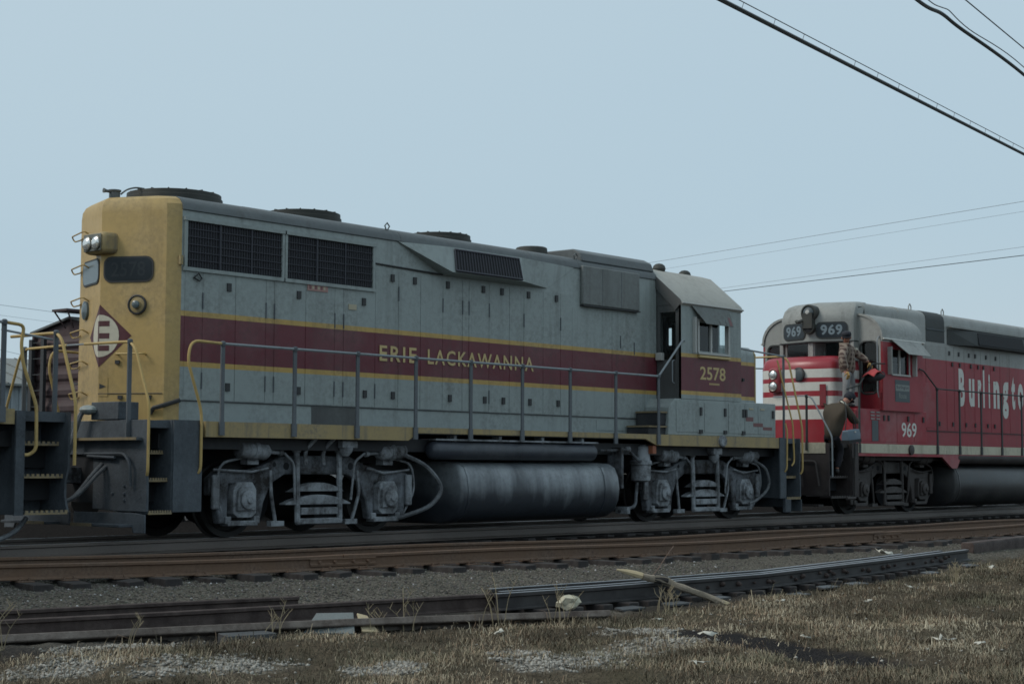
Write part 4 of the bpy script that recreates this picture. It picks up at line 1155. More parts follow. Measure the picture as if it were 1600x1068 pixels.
# flared dynamic brake housing
for sy in (-1, 1):
    y0, y1, yt = sy*.945, sy*1.20, sy*.965
    m = MB()
    zt, zb = 4.40, 3.985
    V = [(3.15, yt, zt), (4.22, y0+sy*.11, zt+.02), (5.95, y0+sy*.11, zt+.02), (7.45, yt, zt),
         (4.12, y1, zb+.02), (5.86, y1, zb+.02), (4.15, y0, zb-.02), (5.86, y0, zb-.02), (6.75, sy*.955, zb), (3.15, y0, zt), (7.45, y0, zt), (4.12, y0, zt), (5.95, y0, zt)]
    m.add(V, [(0, 1, 4), (1, 2, 5, 4), (2, 3, 8, 5), (4, 5, 7, 6), (5, 8, 7), (0, 4, 6), (0, 6, 9), (0, 9, 11, 1), (1, 11, 12, 2), (2, 12, 10, 3), (3, 10, 8), (6, 7, 12, 11), (9, 6, 11), (7, 8, 10, 12)])
    fl = m.build('brake_grid_housing', M['el'], hood, smooth=5)
    a, b, c_, d_ = Vector((4.30, y0+sy*.118, zt-.02)), Vector((5.86, y0+sy*.118, zt-.02)), Vector((5.80, y1-sy*.003, zb+.04)), Vector((4.20, y1-sy*.003, zb+.04))
    nn = (b-a).cross(d_-a).normalized()
    if nn.y*sy < 0: nn = -nn
    poly_plate([a, b, c_, d_], .012, nn).build('brake_grille', M['hole'], hood)
    q = MB()
    for i in range(25):
        t = i/24; p0, p1 = a+(b-a)*t+nn*.02, d_+(c_-d_)*t+nn*.02
        q.tube([p0, p1], .012, 4)
    q.tube([a+nn*.02, b+nn*.02], .018, 4); q.tube([d_+nn*.02, c_+nn*.02], .018, 4)
    tag(q.build('grille_bars', M['grille'], hood), kind='stuff')
    MB().tube([(2.66, sy*.965, 4.02), (3.4, sy*.965, 4.0), (4.12, sy*.99, 3.975)], .014, 5).build('drip_rail', M['latch'], hood)
    # filter box and roof hatch near the cab
    m = MB(); m.box(7.64, 9.30, sy*.951, sy*1.02, 3.78, 4.46)
    fb = m.build('filter_box', M['filterbox'], hood, bev=.02)
    MB().box(7.64, 9.30, sy*.951, sy*1.035, 3.755, 3.775).build('drip_rail', M['latch'], fb)
    for x in (8.2, 8.75): MB().box(x-.004, x+.004, sy*1.02, sy*1.023, 3.8, 4.44).build('seam', M['stan'], fb)
# roof equipment
m = MB(); m.prism([(-.92, 4.55), (-.86, 4.70), (-.7, 4.78), (.7, 4.78), (.86, 4.70), (.92, 4.55)], 7.75, 9.88, 'x')
m.build('roof_hatch', M['roofdark'], hood, bev=.02)
for x, r, hh in ((-.36, .655, .14), (2.05, .58, .155), (5.07, .53, .15)): roof_fan(hood, x, 0, r, 4.62, M['soot'], hh)
MB().lathe([(.30, 0), (.28, .17), (.25, .19), (.02, .18)], (7.35, -.1, 4.62), (0, 0, 1), 14).build('exhaust_stack', M['soot'], hood)
MB().box(.45, 1.3, -.5, .5, 4.61, 4.66).build('roof_cover', M['soot'], hood)
for x in (3.0, 7.62): MB().tube([(x, -.86+.0, 4.55), (x-.05, -.87, 4.63), (x, -.87, 4.68), (x+.05, -.87, 4.63), (x, -.86, 4.55)], .012, 6).build('lifting_eye', M['roofdark'], hood)
h = MB(); h.lathe([(.075, -.06), (.075, .07), (.09, .08), (.09, .10)], (-1.33, .05, 4.62), (0, 0, 1), 12); h.lathe([(.02, 0), (.022, .10), (.035, .14)], (-1.36, .05, 4.69), (-1, .1, .05), 8)
h.tube(arc([(-1.28, -.02, 4.66), (-1.2, -.05, 4.73), (-1.08, -.08, 4.77), (-.95, -.1, 4.77)], 4), .013, 6)
h.build('sand_filler', M['roofdark'], hend)
# lettering
lettering('lettering', 'ERIE', M['gold'], EL, (2.77, -.9665, 2.56), (1, 0, 0), (0, 0, 1), .80, .235, .017, 1.22)
lettering('lettering', 'LACKAWANNA', M['gold'], EL, (3.82, -.9665, 2.56), (1, 0, 0), (0, 0, 1), 2.56, .235, .017, 1.22)
MB().box(1.30, 1.70, -.968, -.960, 3.50, 3.60).build('notice_plate', M['redsign'], hood)
for i in range(6): MB().box(1.335+i*.055, 1.37+i*.055, -.97, -.968, 3.525, 3.575).build('notice_mark', M['paleplate'] if i % 2 else M['runpaint'], hood)
MB().box(2.12, 2.28, -.968, -.960, 3.285, 3.365).build('notice_plate', M['paleplate'], hood)
# large faded patch on the skirt (access cover)
MB().box(1.42, 1.72+.62, -.953, -.956, 1.58, 1.83).build('access_cover', M['doorgrey'], hood)
MB().box(8.1, 8.9, -.953, -.960, 1.62, 1.80).build('access_cover', M['grey'], hood, bev=.004)

# ---- cab
CX0, CX1 = 9.90, 11.88
cab_mat = M['el']
m = MB()
for sy in (-1, 1):
    ya, yb = sy*1.50, sy*1.45
    m.box(CX0, 10.44, ya, yb, 2.22, 3.93); m.box(11.42, CX1, ya, yb, 2.22, 3.93)
    m.box(10.44, 11.42, ya, yb, 2.22, 3.11); m.box(10.44, 11.42, ya, yb, 3.64, 3.93)
# front wall with two window openings beside the nose and two above
CP = [(-1.45, 3.93), (-1.45, 4.0), (-.78, 4.56), (0, 4.66), (.78, 4.56), (1.45, 4.0), (1.45, 3.93)]
for X_ in (CX1-.05,):
    m.box(X_, CX1, -1.45, 1.45, 2.22, 3.10)
    for a, b in ((-1.45, -1.36), (-1.02, -.86), (-.06, .06), (.86, 1.02), (1.36, 1.45)): m.box(X_, CX1, a, b, 3.10, 3.70)
    m.prism([(-1.45, 3.70)]+CP[1:6]+[(1.45, 3.70)], X_, CX1, 'x')
# rear wall with a doorway on the near side, door windows
bw = MB()
bw.prism([(-.955, 2.22), (.955, 2.22), (.955, 4.40), (-.955, 4.40)], CX0+.16, CX0+.20, 'x')
bw.prism([(.955, 1.75), (1.49, 1.75), (1.49, 3.95), (.955, 4.40)], CX0+.01, CX0+.05, 'x')
bw.prism([(-1.495, 3.93), (-.955, 3.93), (-.955, 4.40), (-1.495, 3.955)], CX0+.003, CX0+.05, 'x')
m.box(CX0+.05, CX1-.05, -1.45, 1.45, 2.23, 2.28)
cab = m.build('cab', cab_mat, EL)
bw.build('rear_wall', M['doorgrey'], cab)
rf = MB()
ro = [(-1.53, 3.955), (-1.49, 4.02), (-.80, 4.60), (-.55, 4.67), (0, 4.70), (.55, 4.67), (.80, 4.60), (1.49, 4.02), (1.53, 3.955)]
ri = [(y*.985, z-.045) for y, z in ro]
rf.prism(ro+ri[::-1], CX0-.02, CX1+.03, 'x')
roof = rf.build('cab_roof', M['roofgrey'], EL, smooth=35)
for sy in (-1, 1):
    MB().tube([(CX0-.02, sy*1.535, 3.955), (CX1+.03, sy*1.535, 3.955)], .018, 6).build('gutter', M['trim'], roof)
MB().prism([(y, z+.004) for y, z in ro]+[(y*.9, z-.14) for y, z in ro[::-1]], CX0-.03, CX0-.012, 'x').build('roof_end', M['doorgrey'], roof)
for x, y in ((10.55, -.55), (11.75, -.3)): MB().ball((x, y, 4.70), .13, sc=(1, 1, .8)).build('roof_vent', M['soot'], roof)
# door
d_ = MB(); xx = CX0+.012
d_.box(xx, xx+.035, -1.44, -1.37, 1.75, 3.93); d_.box(xx, xx+.035, -1.02, -.957, 1.75, 3.93)
d_.box(xx, xx+.035, -1.37, -1.02, 1.75, 2.93); d_.box(xx, xx+.035, -1.37, -1.02, 3.80, 3.93)
dr = d_.build('cab_door', M['doorgrey'], cab)
MB().box(CX0-.0, CX0+.011, -1.499, -1.442, 1.75, 3.93).build('door_post', M['doorgrey'], cab)
MB().box(xx+.012, xx+.018, -1.37, -1.02, 2.93, 3.80).build('door_glass', M['glass'], cab)
MB().box(xx-.09, xx+.0, -1.12, -.98, 2.92, 3.06).build('door_lamp', M['trim'], cab, bev=.01)
MB().tube(fillet([(xx, -1.34, 2.5), (xx-.06, -1.34, 2.52), (xx-.06, -1.34, 2.9), (xx, -1.34, 2.92)], .03), .012, 5).build('door_handle', M['rail_g'], cab)
# side windows: frames, centre bar, sliding panes
for sy in (-1, 1):
    f = MB()
    f.box(10.40, 10.45, sy*1.50, sy*1.53, 3.08, 3.68); f.box(11.41, 11.46, sy*1.50, sy*1.53, 3.08, 3.68)
    f.box(10.40, 11.46, sy*1.50, sy*1.545, 3.05, 3.085); f.box(10.40, 11.46, sy*1.50, sy*1.525, 3.675, 3.70)
    f.box(10.85, 10.90, sy*1.47, sy*1.505, 3.09, 3.67)
    f.box(10.455, 10.475, sy*1.46, sy*1.49, 3.11, 3.64); f.box(11.385, 11.405, sy*1.46, sy*1.49, 3.11, 3.64)
    f.build('window_frame', M['trim'], cab)
    MB().box(10.45, 10.86, sy*1.472, sy*1.478, 3.11, 3.64).build('window_pane', M['glass'], cab)
    MB().box(10.89, 11.41, sy*1.456, sy*1.462, 3.11, 3.64).build('window_pane', M['glass'], cab)
    # arm rest below the window
    MB().box(10.42, 11.44, sy*1.50, sy*1.56, 2.985, 3.03).build('arm_rest', M['gold'], cab, bev=.01)
    MB().box(10.27, 10.31, sy*1.50, sy*1.56, 3.06, 3.72).build('wind_deflector', M['trim'], cab)
    # sun awning
    a_ = [(10.20, sy*1.52, 3.92), (11.43, sy*1.52, 3.92), (11.40, sy*1.64, 3.60), (10.50, sy*1.64, 3.60)]
    nn = Vector((0, sy*.31, .14))
    poly_plate(a_, .012, nn).build('awning', M['awning'], cab)
    if sy < 0:
        for x, w_, h_, mt_ in ((11.28, .10, .55, 'runpaint'), (11.16, .035, .4, 'doorgrey'), (10.95, .03, .3, 'doorgrey')):
            P4 = [(x+.02, h_), (x+w_*.7, h_*.92), (x+w_, h_*.4), (x+w_*.9, .02), (x+w_*.1, .02), (x, h_*.5)]
            poly_plate([Vector((q, -1.64+.12*v, 3.60+.32*v))+nn.normalized()*.0125 for q, v in P4], .002, nn).build('paint_run', M[mt_], cab)
for y0, y1 in ((-1.36, -1.02), (-.86, -.06), (.06, .86), (1.02, 1.36)): MB().box(CX1-.03, CX1-.024, y0, y1, 3.10, 3.70).build('window_pane', M['glass'], cab)
MB().box(CX0+.21, CX0+.25, -.9, 1.4, 2.3, 4.1).build('bulkhead', M['interior'], cab)
MB().box(10.2, 10.7, .1, 1.1, 2.3, 3.15).build('control_stand', M['interior'], cab, bev=.03)
MB().box(11.70, 11.80, .11, .20, 2.3, 3.9).build('sky_block_post', M['interior'], cab)  # added to cut the sky seen through the door window
MB().box(11.58, 11.80, -.97, -.10, 2.3, 3.80).build('sky_block', M['interior'], cab, bev=.02)  # dark box added to hide the sky behind the side pane
MB().box(11.0, 11.45, -1.2, -.7, 2.3, 2.75).build('seat', M['interior'], cab, bev=.03)
MB().box(11.40, 11.48, -1.2, -.7, 2.75, 3.2).build('seat_back', M['interior'], cab, bev=.02)
lettering('number_digits', '2578', M['gold'], cab, (10.50, -1.5025, 2.585), (1, 0, 0), (0, 0, 1), .84, .245, .016)
for i in range(9): MB().box(10.80+i*.038, 10.825+i*.038, -1.5035, -1.5015, 2.50, 2.535).build('small_lettering', M['gold'], cab)
# boxes under the cab and steps up to the cab door
BXP = [(9.48, 1.56), (9.52, 2.06), (9.70, 2.215), (11.9, 2.215), (13.10, 2.215), (13.10, 1.56)]
MB().prism(BXP, .94, 1.50, 'y').build('battery_box', M['grey'], EL, bev=.012)
bb = MB().prism(BXP, -1.50, -.94, 'y').build('battery_box', M['grey'], EL, bev=.012)
bx = [9.72, 10.62, 11.42, 11.98, 12.45, 13.05]
for i in range(5):
    MB().box(bx[i]+.012, bx[i+1]-.012, -1.508, -1.50, 1.62, 2.17).build('box_door', M['grey'], bb, bev=.003)
for x in (10.5, 11.3, 11.93, 12.02, 12.98): MB().box(x-.03, x+.03, -1.53, -1.508, 1.93, 2.08).build('latch', M['latch'], bb)
for x in (10.5, 11.3, 11.93): MB().box(x-.05, x+.05, -1.53, -1.508, 1.60, 1.67).build('hinge', M['latch'], bb)
for x in (12.2, 12.6): MB().box(x-.07, x+.07, -1.52, -1.508, 2.08, 2.11).build('vent', M['paleplate'], bb)
for (a, b, c_, d_) in ((12.02, 12.28, 1.86, 1.94), (12.28, 12.62, 1.76, 1.83), (12.62, 12.95, 1.70, 1.76)):
    MB().box(a, b, -1.5105, -1.508, c_, d_).build('paint_patch', M['runpaint'], bb)
for i, (x0, z) in enumerate(((8.95, 1.72), (9.22, 1.98))):
    s = MB(); s.box(x0, 9.5, -1.46, -.98, z-.03, z); s.box(x0+.02, 9.5, -1.44, -.98, (1.56 if i == 0 else 1.73), z-.035)
    o = s.build('cab_step', M['black'], EL); MB().box(x0-.008, x0+.0, -1.46, -.98, z-.032, z-.004).build('tread_edge', M['tread'], o)
    MB().box(x0, 9.5, -1.47, -1.462, z-.032, z-.004).build('tread_edge', M['tread'], o)
MB().lathe([(.11, 0), (.11, .04), (.09, .06), (.02, .065)], (11.15, -1.535, 1.47), (0, -1, 0), 16).build('gauge_cap', M['bogie_light'], EL)
# short nose
NX = 13.28
def nose_ring(x, s, zt=3.36):
    return [(x, -.95*s, PL), (x, -.95*s, zt-.20), (x, -.92*s, zt-.08), (x, -.83*s, zt-.015), (x, -.7*s, zt), (x, .7*s, zt), (x, .83*s, zt-.015), (x, .92*s, zt-.08), (x, .95*s, zt-.20), (x, .95*s, PL)]
m = MB(); m.rings([nose_ring(CX1-.03, 1), nose_ring(NX-.10, 1), nose_ring(NX-.03, .98, 3.35), nose_ring(NX, .93, 3.30)])
nose = m.build('short_hood', M['el'], EL, smooth=40)
MB().tube([(NX-.012, -.925, 1.60), (NX-.012, -.925, 3.2), (NX-.02, -.87, 3.30)], .022, 6).build('corner_strip', M['gold'], nose)
MB().lathe([(.06, 0), (.06, .05), (.02, .07)], (12.62, -.95, 2.70), (0, -1, 0), 10).build('sander_cap', M['latch'], nose)
MB().box(12.72, 12.78, -1.0, -.95, 2.66, 2.72).build('hook', M['latch'], nose)
# handrails
ST = [-.72, .55, 1.75, 2.95, 4.17, 5.40, 6.62, 7.87, 9.12]
for sy in (-1, 1):
    y = sy*1.555
    stanchions(EL, ST, y, 1.40, 2.585, M['stan'])
    MB().tube(fillet([(-.72, y, 2.585), (9.12, y, 2.585), (9.90, y*.985, 3.27), (10.02, y*.96, 3.27)], .06), .019, 7).build('handrail', M['rail_g'], EL)
    MB().tube(fillet([(-.72, y, 2.585), (-1.24, y, 2.60), (-1.30, y, 2.35), (-1.08, y*1.02, 1.68), (-1.08, y*1.02, .92), (-1.10, y*.99, .88)], .12), .020, 7).build('handrail', M['rail_y'], EL)
    MB().tube(fillet([(11.9, sy*1.42, 3.245), (13.86, sy*1.20, 3.20)], .06), .018, 7).build('handrail', M['rail_g'], EL)
    for xe, s_ in ((-1.93, -1), (13.93, 1)):
        zz = 2.56 if s_ < 0 else 3.20
        stanchions(EL, [xe], sy*1.18, 1.36, zz, M['stan'])
        MB().tube(fillet([(xe, sy*.2, zz+.01), (xe, sy*1.18, zz), (xe+s_*.0, sy*1.30, zz-.10), (xe, sy*1.60, 1.76), (xe, sy*1.60, .92), (xe-s_*.02, sy*1.56, .86)], .10), .019, 7).build('handrail', M['rail_y'], EL)
        MB().tube([(xe, -.2*sy, zz+.01), (xe, .2*sy, zz+.01)], .012, 5).build('chain', M['rail_g'], EL)
    MB().tube(fillet([(13.34, sy*1.57, 1.85), (13.36, sy*1.60, 1.7), (13.34, sy*1.60, .96), (13.32, sy*1.56, .90)], .06), .018, 6).build('handrail', M['rail_y'], EL)
MB().tube(fillet([(13.5, -1.3, 3.1), (13.60, -1.58, 1.85), (13.62, -1.6, 1.1), (13.55, -1.58, 1.02)], .08), .018, 6).build('handrail', M['rail_y'], EL)
# pipes, filters and hoses hung below the sill
MB().tube(arc([(2.95, -1.3, 1.16), (3.35, -1.4, .98), (3.62, -1.45, .66), (3.42, -1.42, .40), (3.0, -1.35, .26), (2.9, -1.25, .22)], 5), .034, 7).build('air_hose', M['hose'], EL)
f = MB(); f.lathe([(.10, 0), (.17, .03), (.18, .08), (.18, .30), (.20, .31), (.20, .37), (.17, .39), (.15, .62), (.09, .66)], (9.0, -1.25, .72), (0, 0, 1), 16)
f.build('air_strainer', M['bogie_light'], EL)
MB().tube(fillet([(7.6, -1.42, 1.26), (8.4, -1.42, 1.28), (8.75, -1.38, 1.10), (9.15, -1.3, 1.05)], .08), .026, 6).build('pipe', M['bogie'], EL)
MB().ball((8.38, -1.43, 1.29), .06).build('valve', M['bogie_light'], EL)
MB().box(8.10, 8.16, -1.5, -1.2, .62, 1.32).build('hanger_strap', M['bogie'], EL)
MB().box(8.32, 8.40, -1.46, -1.2, .18, .30).build('bracket', M['bogie_light'], EL)
MB().tube(fillet([(8.85, -1.28, .72), (8.80, -1.28, .3), (8.3, -1.3, .22)], .1), .03, 6).build('pipe', M['bogie'], EL)
for x in (1.06, 1.40): MB().tube(fillet([(x+.10, -1.50, 1.50), (x+.06, -1.40, 1.38), (x-.02, -1.24, 1.2), (x-.0, -1.24, 1.0)], .08), .030, 6).build('sand_pipe', M['bogie_light'], EL)
v = MB(); v.box(1.62, 1.92, -1.40, -1.1, 1.24, 1.34); v.lathe([(.12, 0), (.10, .06), (.05, .12)], (1.76, -1.3, 1.24), (0, 0, -1), 10); v.build('brake_valve', M['bogie_light'], EL, bev=.01)
v = MB(); v.box(11.02, 11.30, -1.45, -1.15, 1.22, 1.34); v.lathe([(.10, 0), (.09, .08), (.04, .16)], (11.16, -1.35, 1.22), (0, 0, -1), 10); v.build('brake_valve', M['bogie_light'], EL, bev=.01)
MB().box(9.02, 9.12, -1.5, -1.4, 1.22, 1.36).build('marker', plain('orange marker', (.30, .10, .05)), EL)
MB().tube(arc([(12.6, -1.3, 1.12), (12.95, -1.36, .95), (13.02, -1.38, .62), (12.7, -1.34, .38), (12.45, -1.3, .30)], 5), .028, 6).build('air_hose', M['hose'], EL)
MB().box(13.34, 13.55, -1.56, -1.50, .12, .38).build('step_bracket', M['step'], EL)

# ------------------------------------------------------------------ the red locomotive
org = (22, 0, 0); set_org(org)
BN = empty('locomotive.001', org, 'red locomotive with white nose stripes, grey cab roof and white lettering', 'locomotive')
PB = 1.49
bx0, bx1 = 15.07, 31.9
underframe(BN, bx0+.1, bx1, M['b_under'], 1.25)
MB().box(bx0+.02, bx1, -1.46, 1.46, 1.40, PB).build('walkway', M['b_under'], BN)
for sy in (-1, 1):
    MB().box(16.25, bx1, sy*1.47, sy*1.535, 1.30, PB+.004).build('side_sill', M['b_sill'], BN)
    MB().prism([(16.25, 1.298), (16.25, 1.235), (20.15, 1.235), (20.65, .98), (20.9, .98), (21.1, 1.235), (bx1, 1.235), (bx1, 1.298)], sy*1.47, sy*1.53, 'y').build('lower_sill', M['b_red'], BN)
    stepwell(BN, bx0+.03, 15.98, 16.25, sy, PB+.01, M['b_under'], M['b_bogie'])
bogie(BN, 18.45, M['b_bogie'], M['b_bogie'], M['b_under'])
bogie(BN, 28.2, M['b_bogie'], M['b_bogie'], M['b_under'])
fuel_tank(BN, 20.9, 25.6, M['b_tank'], M['b_under'], 20.9, 25.5)
m = MB()
for sy in (-1, 1): m.prism([(sy*1.54, 1.49), (sy*1.54, .42), (sy*.45, .42), (sy*.45, 1.05), (sy*.2, 1.05), (sy*.2, 1.49)], bx0, bx0+.03, 'x')
m.box(bx0, bx0+.03, -.2, .2, 1.05, 1.49)
bp = m.build('pilot', M['b_under'], BN)
MB().box(bx0-.015, bx0, -1.46, 1.46, 1.28, 1.50).build('end_sill', M['b_sill'], bp)
MB().box(bx0-.2, bx0+.0, -1.4, 1.4, .20, .24).build('foot_board', M['b_under'], bp)
coupler(BN, bx0, -1, M['b_under']); hoses(BN, bx0, -1, M['b_under'], (-.5, .6))
MB().tube(fillet([(bx0-.03, -.3, 1.12), (bx0-.05, -1.25, 1.12), (bx0-.05, -1.33, .62)], .07), .02, 6).build('uncoupling_lever', M['b_bogie'], bp)
MB().tube(fillet([(bx0-.05, -.55, 1.05), (bx0-.05, -.9, 1.06), (bx0-.06, -.95, .6)], .07), .025, 6).build('pipe', M['b_under'], bp)
# nose with stripes
BNX = 16.36
def bn_ring(z, s, off=0):
    pl = [(17.47, -.93), (16.60, -.93), (16.46, -.89), (16.40, -.80), (16.27, 0), (16.40, .80), (16.46, .89), (16.60, .93), (17.47, .93)]
    return [(17.47+(x-17.47)*s, y*(1-(1-s)*.8), z) for x, y in pl]
m = MB(); m.rings([bn_ring(PB, 1), bn_ring(3.10, 1), bn_ring(3.20, .985), bn_ring(3.29, .95), bn_ring(3.35, .88), bn_ring(3.38, .78), bn_ring(3.39, .4)])
bnose = m.build('short_hood', M['b_nose'], BN, smooth=50)
hl = MB(); hl.box(16.20, 16.36, .33, .60, 2.60, 3.14); hl = hl.build('headlight', M['b_red'], bnose, bev=.06)
for z in (2.99, 2.74):
    MB().lathe([(.105, 0), (.105, .02), (.09, .01)], (16.20, .465, z), (-1, 0, 0), 18).build('lens_ring', M['lensrim'], hl)
    MB().lathe([(.09, .008), (.06, .03), (.02, .036)], (16.20, .465, z), (-1, 0, 0), 18).build('lens', M['lens'], hl)
MB().lathe([(.155, -.02), (.155, .02), (.13, .03), (.13, .018), (.02, .018)], (16.29, -.12, 2.98), (-1, .14, 0), 22).build('nose_emblem', M['latch'], bnose)
MB().lathe([(.125, .019), (.12, .022), (.02, .022)], (16.29, -.12, 2.98), (-1, .14, 0), 22).build('emblem_plate', M['b_plate'], bnose)
NN = Vector((-.8, -.13, 0)).normalized()
poly_plate([(16.345, -.60, 2.30), (16.365, -.74, 2.30), (16.365, -.74, 2.76), (16.345, -.60, 2.76)], .012, NN).build('nose_hatch', M['b_front'], bnose)
# cab
bc0, bc1 = 17.47, 19.32
m = MB()
for sy in (-1, 1):
    ya, yb = sy*1.50, sy*1.45
    m.box(bc0, 17.86, ya, yb, 2.22, 3.80); m.box(18.66, bc1, ya, yb, 2.22, 3.80)
    m.box(17.86, 18.66, ya, yb, 2.22, 3.02); m.box(17.86, 18.66, ya, yb, 3.56, 3.80)
bcw = m; m = MB()
for a, b in ((-1.45, -1.36), (-.98, -.90), (-.09, .09), (.90, .98), (1.36, 1.45)): m.box(bc0, bc0+.05, a, b, 2.22, 3.75)
for a, b in ((-1.36, -.98), (.98, 1.36)): m.box(bc0, bc0+.05, a, b, 2.22, 2.62); m.box(bc0, bc0+.05, a, b, 3.70, 3.75)
for a, b in ((-.90, -.09), (.09, .90)): m.box(bc0, bc0+.05, a, b, 2.22, 3.38)
archp = [(-1.45, 3.75)]+[(-1.45+.62*(1-math.cos(R(t))), 3.78+.52*math.sin(R(t))) for t in range(0, 91, 15)]
archf = archp+[(-y, z) for y, z in archp[::-1]]
m.prism(archf, bc0, bc0+.05, 'x')
bfront = m; m = bcw
m.box(bc1-.05, bc1, -1.45, 1.45, 2.22, 3.75); m.prism(archf, bc1-.05, bc1, 'x')
bcab = m.build('cab', M['b_cab'], BN)
bfront.build('cab_front', M['b_front'], bcab)
ao = [(-1.53, 3.76)]+[(-1.51+.64*(1-math.cos(R(t))), 3.80+.54*math.sin(R(t))) for t in range(0, 91, 10)]
ai = [(y+.04, z-.04) for y, z in ao]
for sy in (-1, 1):
    pr = [(sy*y, z) for y, z in ao]+[(sy*y, z) for y, z in ai[::-1]]
    r_ = MB().prism(pr, bc0-.03, bc1+.03, 'x').build('cab_roof', M['b_grey'], BN, smooth=50)
    MB().tube([(bc0-.03, sy*1.53, 3.765), (bc1+.03, sy*1.53, 3.765)], .02, 6).build('gutter', M['b_white'], r_)
# windscreen and brow: shallow V in plan
brow_pl = lambda s=1: [(17.62, -.93*s), (17.30, -.90*s), (17.24, -.84*s), (16.98, 0), (17.24, .84*s), (17.30, .90*s), (17.62, .93*s)]
m = MB()
zs = [(3.74, 0, 1), (4.20, 0, 1), (4.27, .0, 1), (4.46, .10, .99), (4.56, .22, .95), (4.62, .38, .88)]
m.rings([[(x+dx, y*sc, z) for x, y in brow_pl()] for z, dx, sc in zs])
brow = m.build('cab_brow', M['b_grey'], BN, smooth=30)
for sg in (-1, 1):
    nn = Vector((-.84, sg*.26, 0)).normalized(); uu = Vector((.26, sg*.84, 0)).normalized()
    FPb = lambda u, z, o=0: Vector((16.98, 0, z))+uu*u+nn*o
    poly_plate([FPb(u, z, -.01) for u, z in rrect(.13, .84, 3.79, 4.16, .12)], .03, nn).build('number_board', M['b_dark'], brow)
    poly_plate([FPb(u, z, .021) for u, z in rrect(.155, .815, 3.815, 4.135, .10)], .003, nn).build('number_glass', M['board'], brow)
    if sg < 0: lettering('number_digits', '969', M['digit'], brow, FPb(.24, 3.87, .026), uu, (0, 0, 1), .48, .23, .03, 1.1)
    else: lettering('number_digits', '969', M['digit'], brow, FPb(.74, 3.87, .026), -uu, (0, 0, 1), .48, .23, .03, 1.1)
    # windscreen below the brow
    poly_plate([FPb(u, z, -.07) for u, z in ((.07, 3.38), (.84, 3.38), (.84, 3.74), (.07, 3.74))], .006, nn).build('windscreen', M['glass'], bcab)
    fr = MB()
    P = [FPb(u, z, -.06) for u, z in rrect(.08, .83, 3.36, 3.76, .08)]
    fr.tube(P+[P[0]], .022, 5); fr.build('windscreen_frame', M['b_grey'], bcab)
    MB().box(bc0+.02, bc0+.026, sg*1.36, sg*.98, 2.62, 3.70).build('door_window', M['glass'], bcab)
    fr = MB(); P = [(bc0-.012, sg*y, z) for y, z in rrect(.97, 1.37, 2.58, 3.72, .12)]
    fr.tube(P+[P[0]], .025, 5); fr.build('door_window_frame', M['b_dark'], bcab)
    MB().box(bc0-.003, 17.24, sg*.84, sg*.925, 3.30, 3.74).build('windscreen_corner', M['b_grey'], bcab)
MB().box(17.0, bc0, -.06, .06, 3.30, 3.76).build('windscreen_post', M['b_grey'], bcab)
MB().prism([(17.46, -.93), (17.24, -.93), (16.93, 0), (17.24, .93), (17.46, .93)], 3.715, 3.742, 'z').build('brow_lip', M['b_dark'], brow)
# signal light on the brow
g = MB(); g.lathe([(.17, -.25), (.19, .0), (.19, .06), (.16, .08), (.14, .05)], (16.98, 0, 4.36), (-1, 0, 0), 20)
g.lathe([(.14, -.2), (.15, .0), (.15, .06), (.12, .07), (.11, .05)], (16.95, 0, 4.04), (-1, 0, 0), 16)
g.tube(arc([(16.9, .12, 4.2), (16.8, .18, 4.16), (16.84, .25, 4.18)], 3), .04, 6); g.box(16.86, 17.0, -.12, .12, 4.02, 4.36)
sl = g.build('signal_light', M['soot'], brow)
MB().lathe([(.135, .062), (.11, .09), (.03, .11)], (16.98, 0, 4.36), (-1, 0, 0), 18).build('lens', M['b_plate'], sl)
MB().lathe([(.06, .09), (.05, .118), (.01, .125)], (16.98, 0, 4.37), (-1, 0, 0), 14).build('reflector', M['trim'], sl)
MB().lathe([(.10, .05), (.02, .07)], (16.95, 0, 4.02), (-1, 0, 0), 14).build('lens', M['hole'], sl)
# interior
MB().box(bc0+.06, bc1-.06, -1.44, 1.44, 2.23, 2.28).build('cab_floor', M['interior'], bcab)
MB().box(bc1-.12, bc1-.06, -1.3, 1.3, 2.3, 4.2).build('bulkhead', M['interior'], bcab)
MB().box(17.7, 18.1, .2, 1.0, 2.3, 3.3).build('control_stand', M['interior'], bcab, bev=.03)
MB().box(18.4, 18.9, -1.2, -.7, 2.3, 3.3).build('seat', M['interior'], bcab, bev=.05)
MB().prism([(-.9, 4.2), (0, 4.3), (.9, 4.2), (.9, 4.5), (-.9, 4.5)], bc0+.05, bc1, 'x').build('cab_ceiling', M['interior'], bcab)
# side window, awning, deflectors
for sy in (-1, 1):
    f = MB()
    f.box(17.84, 17.87, sy*1.5, sy*1.52, 3.0, 3.58); f.box(18.65, 18.68, sy*1.5, sy*1.52, 3.0, 3.58); f.box(17.84, 18.68, sy*1.5, sy*1.535, 2.985, 3.02); f.box(18.23, 18.27, sy*1.47, sy*1.5, 3.02, 3.56)
    f.build('window_frame', M['trim'], bcab)
    MB().box(17.87, 18.24, sy*1.47, sy*1.475, 3.02, 3.56).build('window_pane', M['glass'], bcab)
    MB().box(18.26, 18.65, sy*1.46, sy*1.465, 3.02, 3.56).build('window_pane', M['glass'], bcab)
    poly_plate([(17.78, sy*1.53, 3.76), (19.15, sy*1.53, 3.76), (19.12, sy*1.80, 3.44), (18.08, sy*1.80, 3.44)], .012, (0, sy*.32, .27)).build('awning', M['b_grey'], bcab)
    for x in (17.68, 18.82):
        MB().box(x, x+.04, sy*1.5, sy*1.60, 3.0, 3.60).build('wind_deflector', M['trim'] if x > 18 else M['b_grey'], bcab)
MB().box(18.0, 18.68, -1.504, -1.501, 2.42, 2.90).build('herald', M['b_plate'], bcab)
